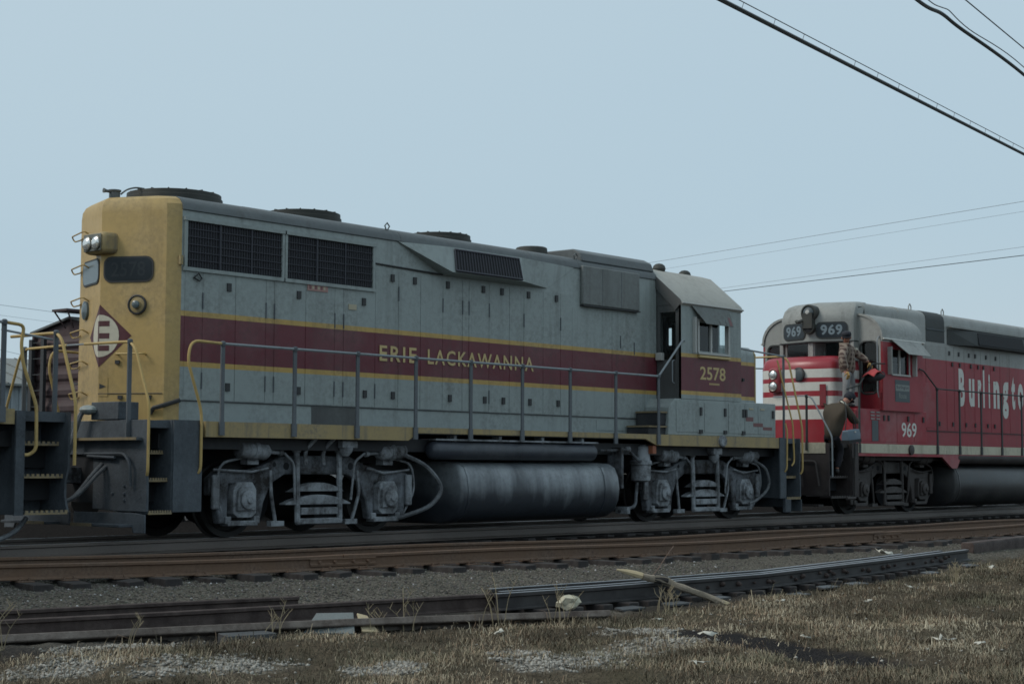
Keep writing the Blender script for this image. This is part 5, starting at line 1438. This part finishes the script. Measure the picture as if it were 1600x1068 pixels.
MB().box(18.02, 18.66, -1.507, -1.5045, 2.66, 2.80).build('herald_band', M['heraldpale'], bcab)
MB().box(18.03, 18.65, -1.5065, -1.5045, 2.44, 2.88).build('herald_panel', M['b_plate'], bcab)
lettering('herald_lettering', 'Burlington', M['board'], bcab, (18.06, -1.509, 2.69), (1, 0, 0), (0, 0, 1), .56, .09, .01)
lettering('herald_lettering', 'Route', M['heraldpale'], bcab, (18.17, -1.509, 2.50), (1, 0, 0), (0, 0, 1), .34, .12, .02)
# door handrail and grab irons on the cab front
MB().tube(fillet([(bc0-.05, -1.42, 2.5), (bc0-.10, -1.42, 2.6), (bc0-.10, -1.42, 3.75), (bc0-.0, -1.42, 3.82)], .05), .014, 5).build('grab_iron', M['rail_g'], bcab)
MB().box(bc0-.02, bc0-.001, -1.46, -.94, 2.22, 2.60).build('cab_door', M['b_front'], bcab)
# low boxes beside the nose
for sy in (1, -1): lb = MB().prism([(16.36, PB), (16.36, 2.12), (16.46, 2.24), (19.62, 2.24), (19.62, PB)], sy*1.42, sy*.94, 'y').build('battery_box', M['b_red'], BN, bev=.012)
for a, b in ((16.45, 17.38), (17.40, 18.2), (18.22, 19.0), (19.02, 19.58)): MB().box(a, b, -1.427, -1.42, 1.55, 2.18).build('box_door', M['b_red'], lb, bev=.003)
for x in (17.62, 17.82, 18.72, 19.44): MB().box(x-.03, x+.03, -1.45, -1.427, 2.0, 2.12).build('latch', M['latch'], lb)
MB().box(17.08, 17.36, -1.4335, -1.4275, 1.56, 2.0).build('access_plate', M['b_plate'], lb)
for i in range(3):
    for q in range(2): MB().box(17.02+q*.24, 17.18+q*.24, -1.445, -1.4275, 2.02+i*.07, 2.045+i*.07).build('vent', M['b_grey'], lb)
lettering('number_digits', '969', M['b_white'], lb, (18.42, -1.4290, 1.66), (1, 0, 0), (0, 0, 1), .70, .325, .015)
MB().lathe([(.11, 0), (.11, .04), (.02, .06)], (18.62, -1.535, 1.38), (0, -1, 0), 14).build('gauge_cap', M['b_bogie'], BN)
# long hood
m = MB(); m.prism(hood_profile(PB-.05, .04), bc1, bx1-1.0, 'x')
bh = m.build('long_hood', M['b_hood'], BN, smooth=40)
m = MB(); m.prism([(y, z+.02) for y, z in hood_profile(4.1)], bc0+.25, bc1+.01, 'x'); m.build('roof_panel', M['b_grey'], BN, smooth=40)
for a, b, z0, mt_ in ((20.58, 21.52, 3.92, 'b_dark'),):
    q = [(-.957, z0), (-.957, 4.42), (-.936, 4.53), (-.872, 4.60), (-.78, 4.642), (-.5, 4.664), (-.5, 4.64), (-.90, 4.40), (-.94, z0)]
    MB().prism(q, a, b, 'x').build('roof_intake', M[mt_], bh, smooth=50)
    MB().box(a, b, -.975, -.955, 4.20, 4.22).build('intake_bar', M['b_plate'], bh)
    MB().box(a+.1, b-.25, -.35, .35, 4.64, 4.72).build('exhaust_stack', M['b_dark'], bh)
for x in (20.1, 21.75): MB().tube([(x-.06, -.8, 4.62), (x-.06, -.8, 4.70), (x, -.8, 4.76), (x+.06, -.8, 4.70), (x+.06, -.8, 4.62)], .014, 5).build('lifting_eye', M['b_grey'], bh)
# flared brake housing with dark intake
V = [(21.66, -.965, 4.26), (22.95, -1.10, 4.28), (25.6, -1.10, 4.28), (26.6, -.965, 4.26), (22.86, -1.18, 3.92), (25.6, -1.18, 3.92), (21.66, -.96, 3.90), (26.6, -.96, 3.9), (21.66, -.94, 4.0), (26.6, -.94, 4.0)]
m = MB().add(V, [(0, 1, 4, 6), (1, 2, 5, 4), (2, 3, 7, 5), (6, 4, 5, 7), (0, 6, 8), (3, 9, 7), (0, 8, 9, 3), (0, 3, 2, 1), (6, 7, 9, 8)])
fl = m.build('brake_grid_housing', M['b_dark'], bh, smooth=5)
poly_plate([(22.98, -1.105, 4.25), (25.55, -1.105, 4.25), (25.55, -1.185, 3.95), (22.90, -1.185, 3.95)], .012, (0, -1, .2)).build('brake_grille', M['hole'], bh)
MB().box(21.66, 26.6, -.96, -1.08, 4.30, 4.34).build('drip_rail', M['b_grey'], bh)
sx = [19.7, 20.55, 21.6, 22.0, 22.55, 23.1, 23.45, 24.0, 24.55, 25.1, 25.7]
for a, b in zip(sx[:-1], sx[1:]): MB().box(a+.008, b-.008, -.957, -.951, 1.86, 3.85).build('hood_door', M['b_hood'], bh, bev=.003)
L1 = MB().box(21.97, 22.03, -.978, -.957, -.05, .05).build('latch', M['latch'], bh)
for i, (x, z) in enumerate([(x, 3.70) for x in (21.75, 22.25, 22.8, 23.15, 23.75, 24.3)]+[(x, 3.44) for x in (21.9, 22.3, 22.9, 23.3, 23.6, 24.2)]+[(x, 2.02) for x in (21.2, 21.9, 22.6, 23.1, 23.8, 24.2)]):
    o = L1 if i == 0 else dup(L1)
    o.location = (x-22, 0, z)
MB().box(19.75, 20.95, -.965, -.958, 1.92, 2.95).build('access_door', M['b_red'], bh, bev=.004)
MB().box(19.6, 30, -.956, -.970, 1.835, 1.85).build('door_sill', M['latch'], bh)
# lettering: each letter condensed and tall
def bl(ch, x, w_, z0, h_): lettering('lettering', ch, M['b_white'], BN, (x, -.9625, z0), (1, 0, 0), (0, 0, 1), w_, h_, .045)
x0, zb = 22.23, 2.47
for ch, x, w_, z0, h_ in (('B', 22.23, .32, 2.46, .90), ('u', 22.78, .30, 2.46, .68), ('r', 23.27, .19, 2.46, .68), ('l', 23.56, .085, 2.46, .94), ('i', 23.87, .085, 2.46, .84), ('n', 24.15, .34, 2.46, .68), ('g', 24.68, .34, 2.22, .92),
                          ('t', 25.2, .22, 2.46, .84), ('o', 25.58, .34, 2.46, .68), ('n', 26.1, .34, 2.46, .68)):
    bl(ch, x, w_, z0, h_)
# handrails
for sy in (-1, 1):
    stanchions(BN, [19.9, 21.03, 22.17, 23.3, 24.45, 25.6, 26.75], sy*1.55, 1.32, 2.76, M['b_dark'])
    MB().tube(fillet([(19.08, sy*1.54, 3.18), (19.25, sy*1.55, 3.15), (19.9, sy*1.55, 2.77), (27.5, sy*1.55, 2.76)], .06), .018, 6).build('handrail', M['b_dark'], BN)
    stanchions(BN, [16.36], sy*1.53, 1.32, 2.72, M['b_dark'])
    MB().tube(fillet([(15.98, sy*1.45, 2.62), (16.36, sy*1.53, 2.71), (16.95, sy*1.53, 3.20), (17.5, sy*1.53, 3.22)], .04), .016, 6).build('handrail', M['b_dark'], BN)
    MB().tube(fillet([(16.0, sy*1.55, 2.1), (16.1, sy*1.57, 1.6), (16.08, sy*1.57, .8)], .08), .016, 6).build('handrail', M['b_dark'], BN)
    stanchions(BN, [bx0-.02], sy*1.04, 1.36, 2.45, M['b_dark'])
    MB().tube(fillet([(bx0-.02, sy*.25, 2.45), (bx0-.02, sy*1.04, 2.46), (bx0-.02, sy*1.16, 2.42), (bx0+.06, sy*1.58, 1.62), (bx0+.06, sy*1.58, .8)], .09), .017, 6).build('handrail', M['rail_g'], BN)
MB().tube(fillet([(bx0+.6, -1.60, .36), (bx0+.95, -1.60, .36), (bx0+.95, -1.6, 1.2)], .05), .03, 6).build('step_post', M['b_bogie'], BN)

# ------------------------------------------------------------------ locomotive at the left edge (only its end steps are in view)
org = (-10, 0, 0); set_org(org)
LU = empty('locomotive.002', org, 'dark locomotive end with yellow handrails and black steps at left edge', 'locomotive')
PU = 1.62
underframe(LU, -19, -3.1, M['black'])
MB().box(-19, -3.07, -1.48, 1.48, 1.50, PU).build('walkway', M['step'], LU)
for sy in (-1, 1):
    MB().box(-19, -3.81, sy*1.48, sy*1.535, 1.46, PU+.02).build('side_sill', M['sill'], LU)
    stepwell(LU, -3.06, -3.68, -3.80, sy, PU, M['step'], M['tread'], (.43, .86, 1.25))
    y = sy*1.55
    stanchions(LU, [-3.99, -5.2, -6.4, -7.6], y, 1.50, 2.65, M['stan'])
    MB().tube([(-3.99, y, 2.65), (-9, y, 2.65)], .019, 7).build('handrail', M['rail_g'], LU)
    MB().tube(fillet([(-3.99, y, 2.65), (-3.72, y, 2.63), (-3.76, y, 2.42), (-3.74, y*1.01, 2.18), (-3.56, y*1.03, 1.68), (-3.55, y*1.03, 1.16), (-3.62, y*1.0, 1.10), (-3.68, y, 1.10)], .08), .021, 7).build('handrail', M['rail_y'], LU)
    stanchions(LU, [-3.03], sy*1.18, 1.45, 2.60, M['stan'])
    MB().tube(fillet([(-3.03, sy*.2, 2.60), (-3.03, sy*1.18, 2.60), (-3.03, sy*1.30, 2.52), (-3.03, sy*1.62, 1.74), (-3.03, sy*1.62, .98)], .10), .021, 7).build('handrail', M['rail_y'], LU)
    MB().tube(fillet([(-3.74, sy*1.1, 2.60), (-3.03, sy*1.1, 2.52)], .1), .015, 5).build('chain', M['rail_g'], LU)
m = MB()
for sy in (-1, 1): m.prism([(sy*1.56, PU), (sy*1.56, .95), (sy*1.50, .80), (sy*1.50, .60), (sy*1.56, .42), (sy*.5, .42), (sy*.45, 1.08), (sy*.2, 1.1), (sy*.2, PU)], -3.08, -3.05, 'x')
m.box(-3.08, -3.05, -.2, .2, 1.1, PU)
lp = m.build('pilot', M['step'], LU)
coupler(LU, -3.05, 1, M['bogie']); hoses(LU, -3.05, 1, M['hose'], (-.4, -.6))
MB().prism([(-.93, PU), (-.93, 3.1), (-.8, 3.3), (.8, 3.3), (.93, 3.1), (.93, PU)], -6.2, -4.3, 'x').build('short_hood', M['el_yellow'], LU)
MB().prism([(-1.5, PU), (-1.5, 3.95), (-.8, 4.55), (.8, 4.55), (1.5, 3.95), (1.5, PU)], -8.2, -6.2, 'x').build('cab', M['el'], LU)
MB().prism(hood_profile(PU), -18.2, -8.2, 'x').build('long_hood', M['el'], LU, smooth=40)
bogie(LU, -6.25, M['bogie'], M['bogie'], M['steel'])
bogie(LU, -16, M['bogie'], M['bogie'], M['steel'])
fuel_tank(LU, -13, -8.9, M['tank'], M['tank'], -13, -9)
MB().tube(arc([(-3.4, -1.2, .35), (-3.7, -1.3, .15), (-4.4, -1.4, .02), (-5.0, -1.4, .1)], 4), .03, 6).build('air_hose', M['hose'], LU)

# ------------------------------------------------------------------ boxcar on a far track, seen between the locomotives
org = (12, 12.7, -.25); set_org(org)
BC = empty('boxcar', org, 'faded maroon boxcar with ribbed end standing on the far track', 'boxcar')
bx, yc, hw = 6.7, 12.7, 1.42
m = MB(); m.box(bx+.06, bx+12.2, yc-hw, yc+hw, .95, 3.92)
m.prism([(yc-hw, 3.92), (yc, 4.20), (yc+hw, 3.92)], bx+.06, bx+12.2, 'x')
bc = m.build('car_body', M['boxcar'], BC)
k = 8
for i in range(k):
    z = 1.05+i*(2.85/k)
    e = MB(); e.prism([(bx+.06, z), (bx+.02, z+.06), (bx+.01, z+.16), (bx+.05, z+.24), (bx+.06, z+.30)], yc-hw+.06, yc+hw-.06, 'y'); e.build('end_rib', M['boxcar'], bc, smooth=20)
for sy in (-1, 1):
    MB().box(bx-.03, bx+.07, yc+sy*(hw-.06), yc+sy*(hw+.01), .95, 3.95).build('corner_post', M['boxcar'], bc)
rp = MB(); rp.prism([(yc-hw-.08, 3.93), (yc, 4.215), (yc+hw+.08, 3.93), (yc+hw+.08, 3.98), (yc, 4.265), (yc-hw-.08, 3.98)], bx-.05, bx+12.3, 'x'); rp.build('car_roof', M['boxroof'], BC)
for i in range(9): MB().prism([(yc-hw-.07, 3.985), (yc, 4.27), (yc+hw+.07, 3.985), (yc+hw+.07, 4.02), (yc, 4.31), (yc-hw-.07, 4.02)], bx+.6+i*1.3, bx+.68+i*1.3, 'x').build('roof_seam', M['boxroof'], BC)
MB().box(bx-.30, bx+12.4, yc-.28, yc+.28, 4.36, 4.41).build('running_board', M['boxcar'], BC)
for s_ in (-1, 1): MB().tube([(bx-.25, yc+s_*.25, 4.36), (bx-.02, yc+s_*.15, 4.0)], .02, 5).build('board_brace', M['boxcar'], BC)
ly = yc+hw-.30
lad = MB()
for y in (ly-.25, ly+.22): lad.box(bx-.14, bx-.06, y-.07, y+.05, 1.0, 3.8)
lad = lad.build('ladder', M['latch'], BC)
for i in range(8): MB().tube([(bx-.11, ly-.2, 1.2+i*.36), (bx-.11, ly+.2, 1.2+i*.36)], .014, 5).build('rung', M['latch'], lad)
for x in (bx+1.8, bx+10.2):
    b = MB(); b.box(x-1.1, x+1.1, yc-.95, yc-.8, .3, .75); b.box(x-1.1, x+1.1, yc+.8, yc+.95, .3, .75); b.box(x-.2, x+.2, yc-.9, yc+.9, .4, .9); b = b.build('car_truck', M['black'], BC)
    for q in (-.8, .8):
        for sy in (-1, 1): MB().cyl((x+q, yc+sy*.68, .2), (x+q, yc+sy*.8, .2), .42, n=18).build('wheel', M['steel'], b)
MB().box(bx+.2, bx+12, yc-.4, yc+.4, .75, .95).build('center_sill', M['black'], BC)
# brake wheel on the end
MB().tube([(bx-.16, yc-.5+.26*math.cos(a*math.pi/9), 3.0+.26*math.sin(a*math.pi/9)) for a in range(19)], .018, 5).build('brake_wheel', M['latch'], BC)

# ------------------------------------------------------------------ shed far behind on the left
org = (34, 62, -.3); set_org(org)
SH = empty('shed', org, 'low pale corrugated shed with grey roof far behind at left', 'shed')
sh = MB()
sh.box(14, 47, 60, 72, -.3, 5.2); w_ = sh.build('wall', M['shed'], SH)
rb = MB()
for i in range(66): rb.box(14+i*.5, 14.12+i*.5, 59.93, 60, -.2, 5.15)
tag(rb.build('wall_ribs', M['shed'], SH), kind='stuff')
MB().prism([(59.5, 5.18), (66, 6.95), (72.5, 5.18), (72.5, 5.3), (66, 7.1), (59.5, 5.3)], 13.6, 47.4, 'x').build('roof', M['shedroof'], SH)
for i in range(22): MB().prism([(59.5, 5.31), (66, 7.11), (66, 7.15), (59.5, 5.35)], 14+i*1.5, 14.08+i*1.5, 'x').build('roof_seam', M['shedroof'], SH)
for i in range(5): MB().box(16+i*6.4, 18+i*6.4, 59.9, 59.97, 1.6, 2.9).build('window', M['board'], SH)

# ------------------------------------------------------------------ overhead lines
def cable(pts, r, label, cat='overhead cable', n=6, sag=0., name='overhead_cable', mat='cable'):
    P = [Vector(p) for p in pts]
    Q = []
    k = 40
    for i in range(k+1):
        t = i/k; p = P[0]*(1-t)+P[1]*t; p.z -= sag*4*t*(1-t)
        Q.append(p)
    o = MB().tube(Q, r, n).build(name, M[mat], loc=(P[0]+P[1])/2)
    return tag(o, label, cat), Q
def ext(a, b, e0, e1):
    a, b = Vector(a), Vector(b); d = b-a
    return a-d*e0, b+d*e1
A, B = ext((-2.42, -10.57, 5.18), (7.77, -8.65, 5.66), 1.6, 1.6)
c1, Q = cable((A, B), .021, 'thick black overhead cable crossing the top right corner, lowest and heaviest', sag=.02)
set_org((A+B)/2)
mw = MB().tube([q+Vector((0, 0, .085)) for q in Q], .005, 5).build('messenger_wire', M['cable'], c1)
m = MB()
L = (B-A).length; k = int(L/.8)
for i in range(k):
    t = i/k; p = A*(1-t)+B*t; p.z -= .02*4*t*(1-t)
    m.tube([p+Vector((0, 0, .0)), p+Vector((.06, .012, .085))], .003, 4)
m.build('lashing', M['cable'], c1)
P = arc([(-8, -13, 5.45), (-2.5, -11.7, 5.62), (.5, -10.96, 5.76), (1.5, -10.75, 5.86), (2.19, -10.63, 5.865), (3.97, -10.39, 5.86), (8, -9.7, 5.9), (16, -8.6, 6.0)], 8)
c2 = MB().tube(P, .020, 6).build('overhead_cable', M['cable'], loc=(2, -10.6, 5.8))
tag(c2, 'wavy dark overhead cable nearest the top right corner of the sky', 'overhead cable')
set_org((2, -10.6, 5.8))
MB().tube([p+Vector((0, 0, .08+.02*math.sin(i*.5))) for i, p in enumerate(P)], .006, 5).build('messenger_wire', M['cable'], c2)
A, B = ext((1.85, -11.01, 5.92), (4.2, -10.5, 6.05), 6, 16)
cable((A, B), .007, 'thin single overhead wire just above the wavy cable at top right')
for (a, b, r, lb, nm) in (((58.43, 33.21, 12.13), (51.3, 10.73, 12.05), .035, 'upper faint distant wire rising to the right edge above the red locomotive', 0),
        ((59.9, 33.9, 11.9), (52.1, 11.2, 11.75), .022, 'second faint distant wire just below the upper one at right', 0),
        ((64.97, 33.39, 11.23), (56.14, 12.93, 10.82), .028, 'faint distant wire above the lowest wire right of the grey cab roof', 0),
        ((65.1, 33.26, 11.05), (56.16, 12.94, 10.45), .035, 'lowest and darkest distant wire right of the grey cab roof', 0),
        ((51.79, 87.13, 12.44), (62.29, 90.3, 12.43), .045, 'upper faint distant wire at left behind the boxcar', 0),
        ((51.4, 87.0, 11.7), (62.6, 90.3, 11.6), .03, 'second faint distant wire at left under the upper one', 0),
        ((46.41, 78.45, 8.53), (56.58, 82.09, 7.63), .04, 'lowest faint distant wire at left above the shed', 0)):
    A, B = ext(a, b, 1.2, 2.0)
    cable((A, B), r*(.5 if 'darkest' in lb else .33), lb, 'distant wire', 5, name='distant_wire', mat='cable' if 'darkest' in lb else 'wire')

# ------------------------------------------------------------------ people
def skin_mesh(name, verts, edges, radii, mat, parent=None, loc=(0, 0, 0), sub=2, root=0):
    me = bpy.data.meshes.new(name)
    me.from_pydata([Vector(v)-Vector(loc) for v in verts], edges, [])
    o = bpy.data.objects.new(name, me); COL.objects.link(o)
    if parent: o.parent = parent
    else: o.location = loc
    me.materials.append(mat)
    sk = o.modifiers.new('skin', 'SKIN'); sk.use_smooth_shade = True
    for i, r in enumerate(radii):
        sv = me.skin_vertices[0].data[i]; sv.radius = (r, r) if not isinstance(r, tuple) else r; sv.use_root = (i == root)
    sb = o.modifiers.new('sub', 'SUBSURF'); sb.levels = sub; sb.render_levels = sub
    dg = bpy.context.evaluated_depsgraph_get()
    nm = bpy.data.meshes.new_from_object(o.evaluated_get(dg))
    o.modifiers.clear(); o.data = nm
    for p in nm.polygons: p.use_smooth = True
    bpy.data.meshes.remove(me)
    return o
def chain(pts, rad): return pts, [(i, i+1) for i in range(len(pts)-1)], rad
def hand(name, wrist, dirv, palm_n, mat, parent, loc, curl=.5, s=1.):
    """palm with four fingers and a thumb, fingers curling towards palm_n"""
    d = Vector(dirv).normalized(); n = Vector(palm_n).normalized(); n = (n-d*n.dot(d)).normalized(); sd_ = d.cross(n)
    w = Vector(wrist)
    V = [w, w+d*.045*s, w+d*.08*s]; E = [(0, 1), (1, 2)]; RD = [.027*s, (.040*s, .02*s), (.040*s, .019*s)]
    for i, (of, ln) in enumerate(((-.030, .072), (-.010, .08), (.010, .075), (.029, .058))):
        b = w+d*.075*s+sd_*of*s
        k = len(V)
        p1 = b+d*ln*.45*s+n*curl*.012*s; a = curl*1.2
        p2 = p1+(d*math.cos(a)+n*math.sin(a))*ln*.35*s; p3 = p2+(d*math.cos(a*1.9)+n*math.sin(a*1.9))*ln*.3*s
        V += [b, p1, p2, p3]; E += [(2, k), (k, k+1), (k+1, k+2), (k+2, k+3)]; RD += [.011*s, .010*s, .009*s, .008*s]
    k = len(V); b = w+d*.03*s-sd_*.035*s
    V += [b, b+(d*.6-sd_*.7+n*.3)*.035*s, b+(d*.9-sd_*.5+n*.6)*.062*s]; E += [(1, k), (k, k+1), (k+1, k+2)]; RD += [.013*s, .011*s, .009*s]
    return skin_mesh(name, V, E, RD, mat, parent, loc, 1)
def person(loc, label, pel, chest, neck, head, shL, elL, wrL, shR, elR, wrR, knL, anL, knR, anR, toe, face, mats, seedless=None):
    """body as one skinned surface; shirt, trousers, boots, gloves and cap as children"""
    v = [Vector(p) for p in (pel, chest, neck, head)]
    pel, chest, neck, head = v
    shL, elL, wrL, shR, elR, wrR, knL, anL, knR, anR = [Vector(p) for p in (shL, elL, wrL, shR, elR, wrR, knL, anL, knR, anR)]
    face = Vector(face).normalized(); toe = Vector(toe).normalized()
    side = (shR-shL).normalized()
    hipL = pel+(-side)*.09-Vector((0, 0, .03)); hipR = pel+side*.09-Vector((0, 0, .03))
    up = (head-neck).normalized()
    V = [pel, (pel+chest)/2, chest, neck, neck+up*.06, head-up*.01+face*.01, head+up*.09, shL, elL, wrL, shR, elR, wrR, hipL, knL, anL, hipR, knR, anR]
    E = [(0, 1), (1, 2), (2, 3), (3, 4), (4, 5), (5, 6), (2, 7), (7, 8), (8, 9), (2, 10), (10, 11), (11, 12), (0, 13), (13, 14), (14, 15), (0, 16), (16, 17), (17, 18)]
    RD = [.11, .10, .12, .058, .055, (.082, .092), .07, .065, .045, .03, .065, .045, .03, .085, .055, .04, .085, .055, .04]
    body = skin_mesh('person', V, E, RD, mats['skin'], None, loc)
    tag(body, label, 'person', None)
    # shirt / jacket
    cuffL = wrL+(elL-wrL)*.12; cuffR = wrR+(elR-wrR)*.12
    hem = pel-(chest-pel).normalized()*.14
    V = [hem, (pel+chest)/2, chest, chest+(neck-chest)*.6, shL, elL, cuffL, shR, elR, cuffR]
    E = [(0, 1), (1, 2), (2, 3), (2, 4), (4, 5), (5, 6), (2, 7), (7, 8), (8, 9)]
    k_ = 1.08 if mats['top'] is M['plaid'] else 1.12
    skin_mesh('shirt' if mats['top'] is M['plaid'] else 'jacket', V, E, [q*k_ for q in (.178, .17, .185, .11, .10, .078, .062, .10, .078, .062)], mats['top'], body, loc)
    V = [pel+(chest-pel)*.12, pel-(chest-pel).normalized()*.06, hipL, knL, anL+Vector((0, 0, .03)), hipR, knR, anR+Vector((0, 0, .03))]
    skin_mesh('trousers', V, [(0, 1), (1, 2), (2, 3), (3, 4), (1, 5), (5, 6), (6, 7)], [.15, .15, .105, .08, .068, .105, .08, .068], mats['legs'], body, loc)
    for an in (anL, anR):
        skin_mesh('boot', [an+Vector((0, 0, .04)), an-Vector((0, 0, .045))-toe*.03, an-Vector((0, 0, .06))+toe*.10, an-Vector((0, 0, .068))+toe*.19], [(0, 1), (1, 2), (2, 3)], [.055, .056, (.05, .04), (.042, .03)], mats['boot'], body, loc, 2)
    keep = ORG.copy(); set_org(loc)
    sd_ = up.cross(face).normalized()
    # cap with crown and peak
    c = MB(); q = head+up*.075
    c.rings([[q+up*h+(face*math.cos(a)*1.12+sd_*math.sin(a))*r for a in [2*math.pi*i/14 for i in range(14)]] for h, r in ((-.03, .098), (.02, .104), (.06, .096), (.085, .06), (.09, .005))])
    c.build('cap', mats['cap'], body, smooth=60)
    pk = [q-up*.03+face*(.09+.085*math.cos(a))+sd_*.085*math.sin(a) for a in [math.pi*(i/8-.5) for i in range(9)]]
    poly_plate(pk, .012, up).build('cap_peak', mats['cap'], body)
    # face
    f0 = head+face*.088
    MB().add([f0+up*.015-face*.01, f0-up*.025+face*.025, f0-up*.03-sd_*.016, f0-up*.03+sd_*.016], [(0, 1, 2), (0, 3, 1), (1, 3, 2), (0, 2, 3)]).build('nose', mats['skin'], body)
    for s_ in (-1, 1):
        MB().ball(f0+up*.02+sd_*s_*.033-face*.008, .011, 8, 5).build('eye', M['hole'], body)
        MB().ball(head+sd_*s_*.088-face*.0, .03, 8, 5, (.6, .6, 1.)).build('ear', mats['skin'], body)
    MB().tube([f0-up*.055-sd_*.025-face*.004, f0-up*.057+face*.002, f0-up*.055+sd_*.025-face*.004], .0045, 5).build('mouth', M['lip'], body)
    h = MB(); hh = head+up*.02-face*.025
    h.ball(hh, .098, 12, 8, (1, 1, .95)); h.build('hair', M['cap'], body)
    cl = MB(); nb = chest+(neck-chest)*.92
    cl.lathe([(.098, -.03), (.082, .035), (.070, .036), (.075, -.02)], nb, neck-chest, 14); cl.build('collar', mats['collar'], body)
    set_org(keep)
    return body
# man in plaid on the raised step beside the nose
L1_ = (16.5, -1.2, 2.25)
p1 = person(L1_, 'man in brown plaid shirt and grey trousers standing beside the striped red nose', (16.48, -1.20, 3.05), (16.38, -1.22, 3.42), (16.34, -1.25, 3.58), (16.26, -1.30, 3.71),
    (16.14, -1.32, 3.50), (15.97, -1.36, 3.24), (16.03, -1.45, 3.00), (16.60, -1.18, 3.52), (16.82, -1.30, 3.36), (16.86, -1.50, 3.22),
    (16.34, -1.24, 2.70), (16.36, -1.20, 2.36), (16.64, -1.22, 2.72), (16.62, -1.16, 2.36), (-.5, -.8, 0), (-.75, -.55, -.3),
    dict(skin=M['skin'], top=M['plaid'], legs=M['trousers'], boot=M['boot'], cap=M['cap'], collar=M['b_plate']))
hand('glove', (16.035, -1.455, 2.99), (.05, -.05, -1), (.3, .8, 0), M['glove'], p1, L1_, .5, 1.15)
hand('glove', (16.86, -1.505, 3.215), (.1, -.35, -.8), (.2, .8, .1), M['glove'], p1, L1_, .8, 1.15)
set_org(L1_)
MB().box(16.50, 16.60, -1.385, -1.375, 3.475, 3.515).build('shirt_tag', M['collar'], p1)
# gear: black duffel with red cloth on top, resting on the handrail before the cab
dbg = MB(); dbg.rings([[(x, -1.60+.10*math.cos(a)*s_, 2.90+.12*math.sin(a)*s_+.10*(x-16.65)) for a in [2*math.pi*i/12 for i in range(12)]] for x, s_ in ((16.64, .2), (16.67, .8), (16.76, 1), (17.12, .9), (17.28, .55), (17.36, .1))])
db = dbg.build('duffel_bag', M['blackbag'], loc=(16.95, -1.6, 2.8))
tag(db, 'black duffel bag slung on the handrail under the plaid shirted man arm', 'bag')
set_org((16.95, -1.6, 2.8))
MB().tube(fillet([(16.75, -1.6, 3.0), (16.83, -1.56, 3.17), (16.95, -1.56, 3.18), (17.1, -1.6, 3.02)], .06), .014, 6).build('handle', M['blackbag'], db)
rc = MB(); g_ = 7
rr = random.Random(5); vs = []
for a in range(g_):
    for b in range(5):
        u, v_ = a/(g_-1)-.5, b/4-.5
        vs.append((16.76+u*.46+.05*v_, -1.65+v_*.30, 3.03+.05*math.cos(u*3)-abs(v_)*.14-u*u*.18+rr.uniform(-.012, .012)+u*.06))
rc.add(vs, [(a*5+b, a*5+b+1, (a+1)*5+b+1, (a+1)*5+b) for a in range(g_-1) for b in range(4)])
o = rc.build('red_cloth', M['redcloth'], loc=(16.78, -1.62, 3.1), smooth=80)
s2 = o.modifiers.new('thick', 'SOLIDIFY'); s2.thickness = .012
tag(o, 'red cloth draped over the black duffel bag', 'cloth')
# man climbing the steps, bent forward
L2_ = (15.5, -1.45, .85)
p2 = person(L2_, 'man in dark olive jacket and navy cap bending forward on the red locomotive steps', (15.42, -1.42, 1.66), (15.50, -1.46, 2.10), (15.72, -1.50, 2.31), (15.88, -1.54, 2.42),
    (15.52, -1.68, 2.22), (15.74, -1.74, 1.95), (16.02, -1.66, 1.96), (15.55, -1.24, 2.22), (15.80, -1.22, 2.0), (16.05, -1.35, 2.05),
    (15.62, -1.50, 1.34), (15.52, -1.46, .94), (15.70, -1.34, 1.42), (15.70, -1.36, .94), (.8, .5, 0), (.72, .1, -.65),
    dict(skin=M['skin'], top=M['jacket'], legs=M['darkpants'], boot=M['boot'], cap=M['cap'], collar=M['collar']))
hand('hand', (16.02, -1.66, 1.96), (.9, .2, .1), (0, .9, -.2), M['skin'], p2, L2_, .8)
hand('hand', (16.05, -1.35, 2.05), (.9, -.2, .1), (0, -.9, -.2), M['skin'], p2, L2_, .8)
# shoulder bag hanging at his side
b = MB()
sc_ = [[(x, -1.84+dy*s_, 1.63+dz*s_+t_) for dy, dz in ((-.09, -.13), (.09, -.13), (.10, 0), (.07, .12), (-.07, .12), (-.10, 0))] for x, s_, t_ in ((15.20, .86, -.01), (15.22, 1, -.01), (15.66, 1, .03), (15.68, .86, .03))]
b.rings(sc_)
bg_ = b.build('shoulder_bag', M['bluebag'], loc=(15.44, -1.84, 1.5), bev=.02)
tag(bg_, 'blue grey shoulder bag hanging at the side of the man in the dark jacket', 'bag')
set_org((15.44, -1.84, 1.5))
b2 = MB(); b2.rings([[(x, -1.84+dy, 1.63+dz+t_) for dy, dz in ((-.096, -.145), (.096, -.145), (.10, -.08), (-.10, -.08))] for x, t_ in ((15.19, -.01), (15.69, .03))])
b2.build('bag_base', M['blackbag'], bg_)
MB().box(15.42, 15.47, -1.945, -1.93, 1.70, 1.73).build('clasp', M['trim'], bg_)
MB().tube(arc([(15.24, -1.82, 1.74), (15.36, -1.78, 2.05), (15.50, -1.66, 2.33), (15.52, -1.55, 2.34), (15.62, -1.80, 2.0), (15.64, -1.83, 1.78)], 5), .012, 5).build('strap', M['blackbag'], bg_)
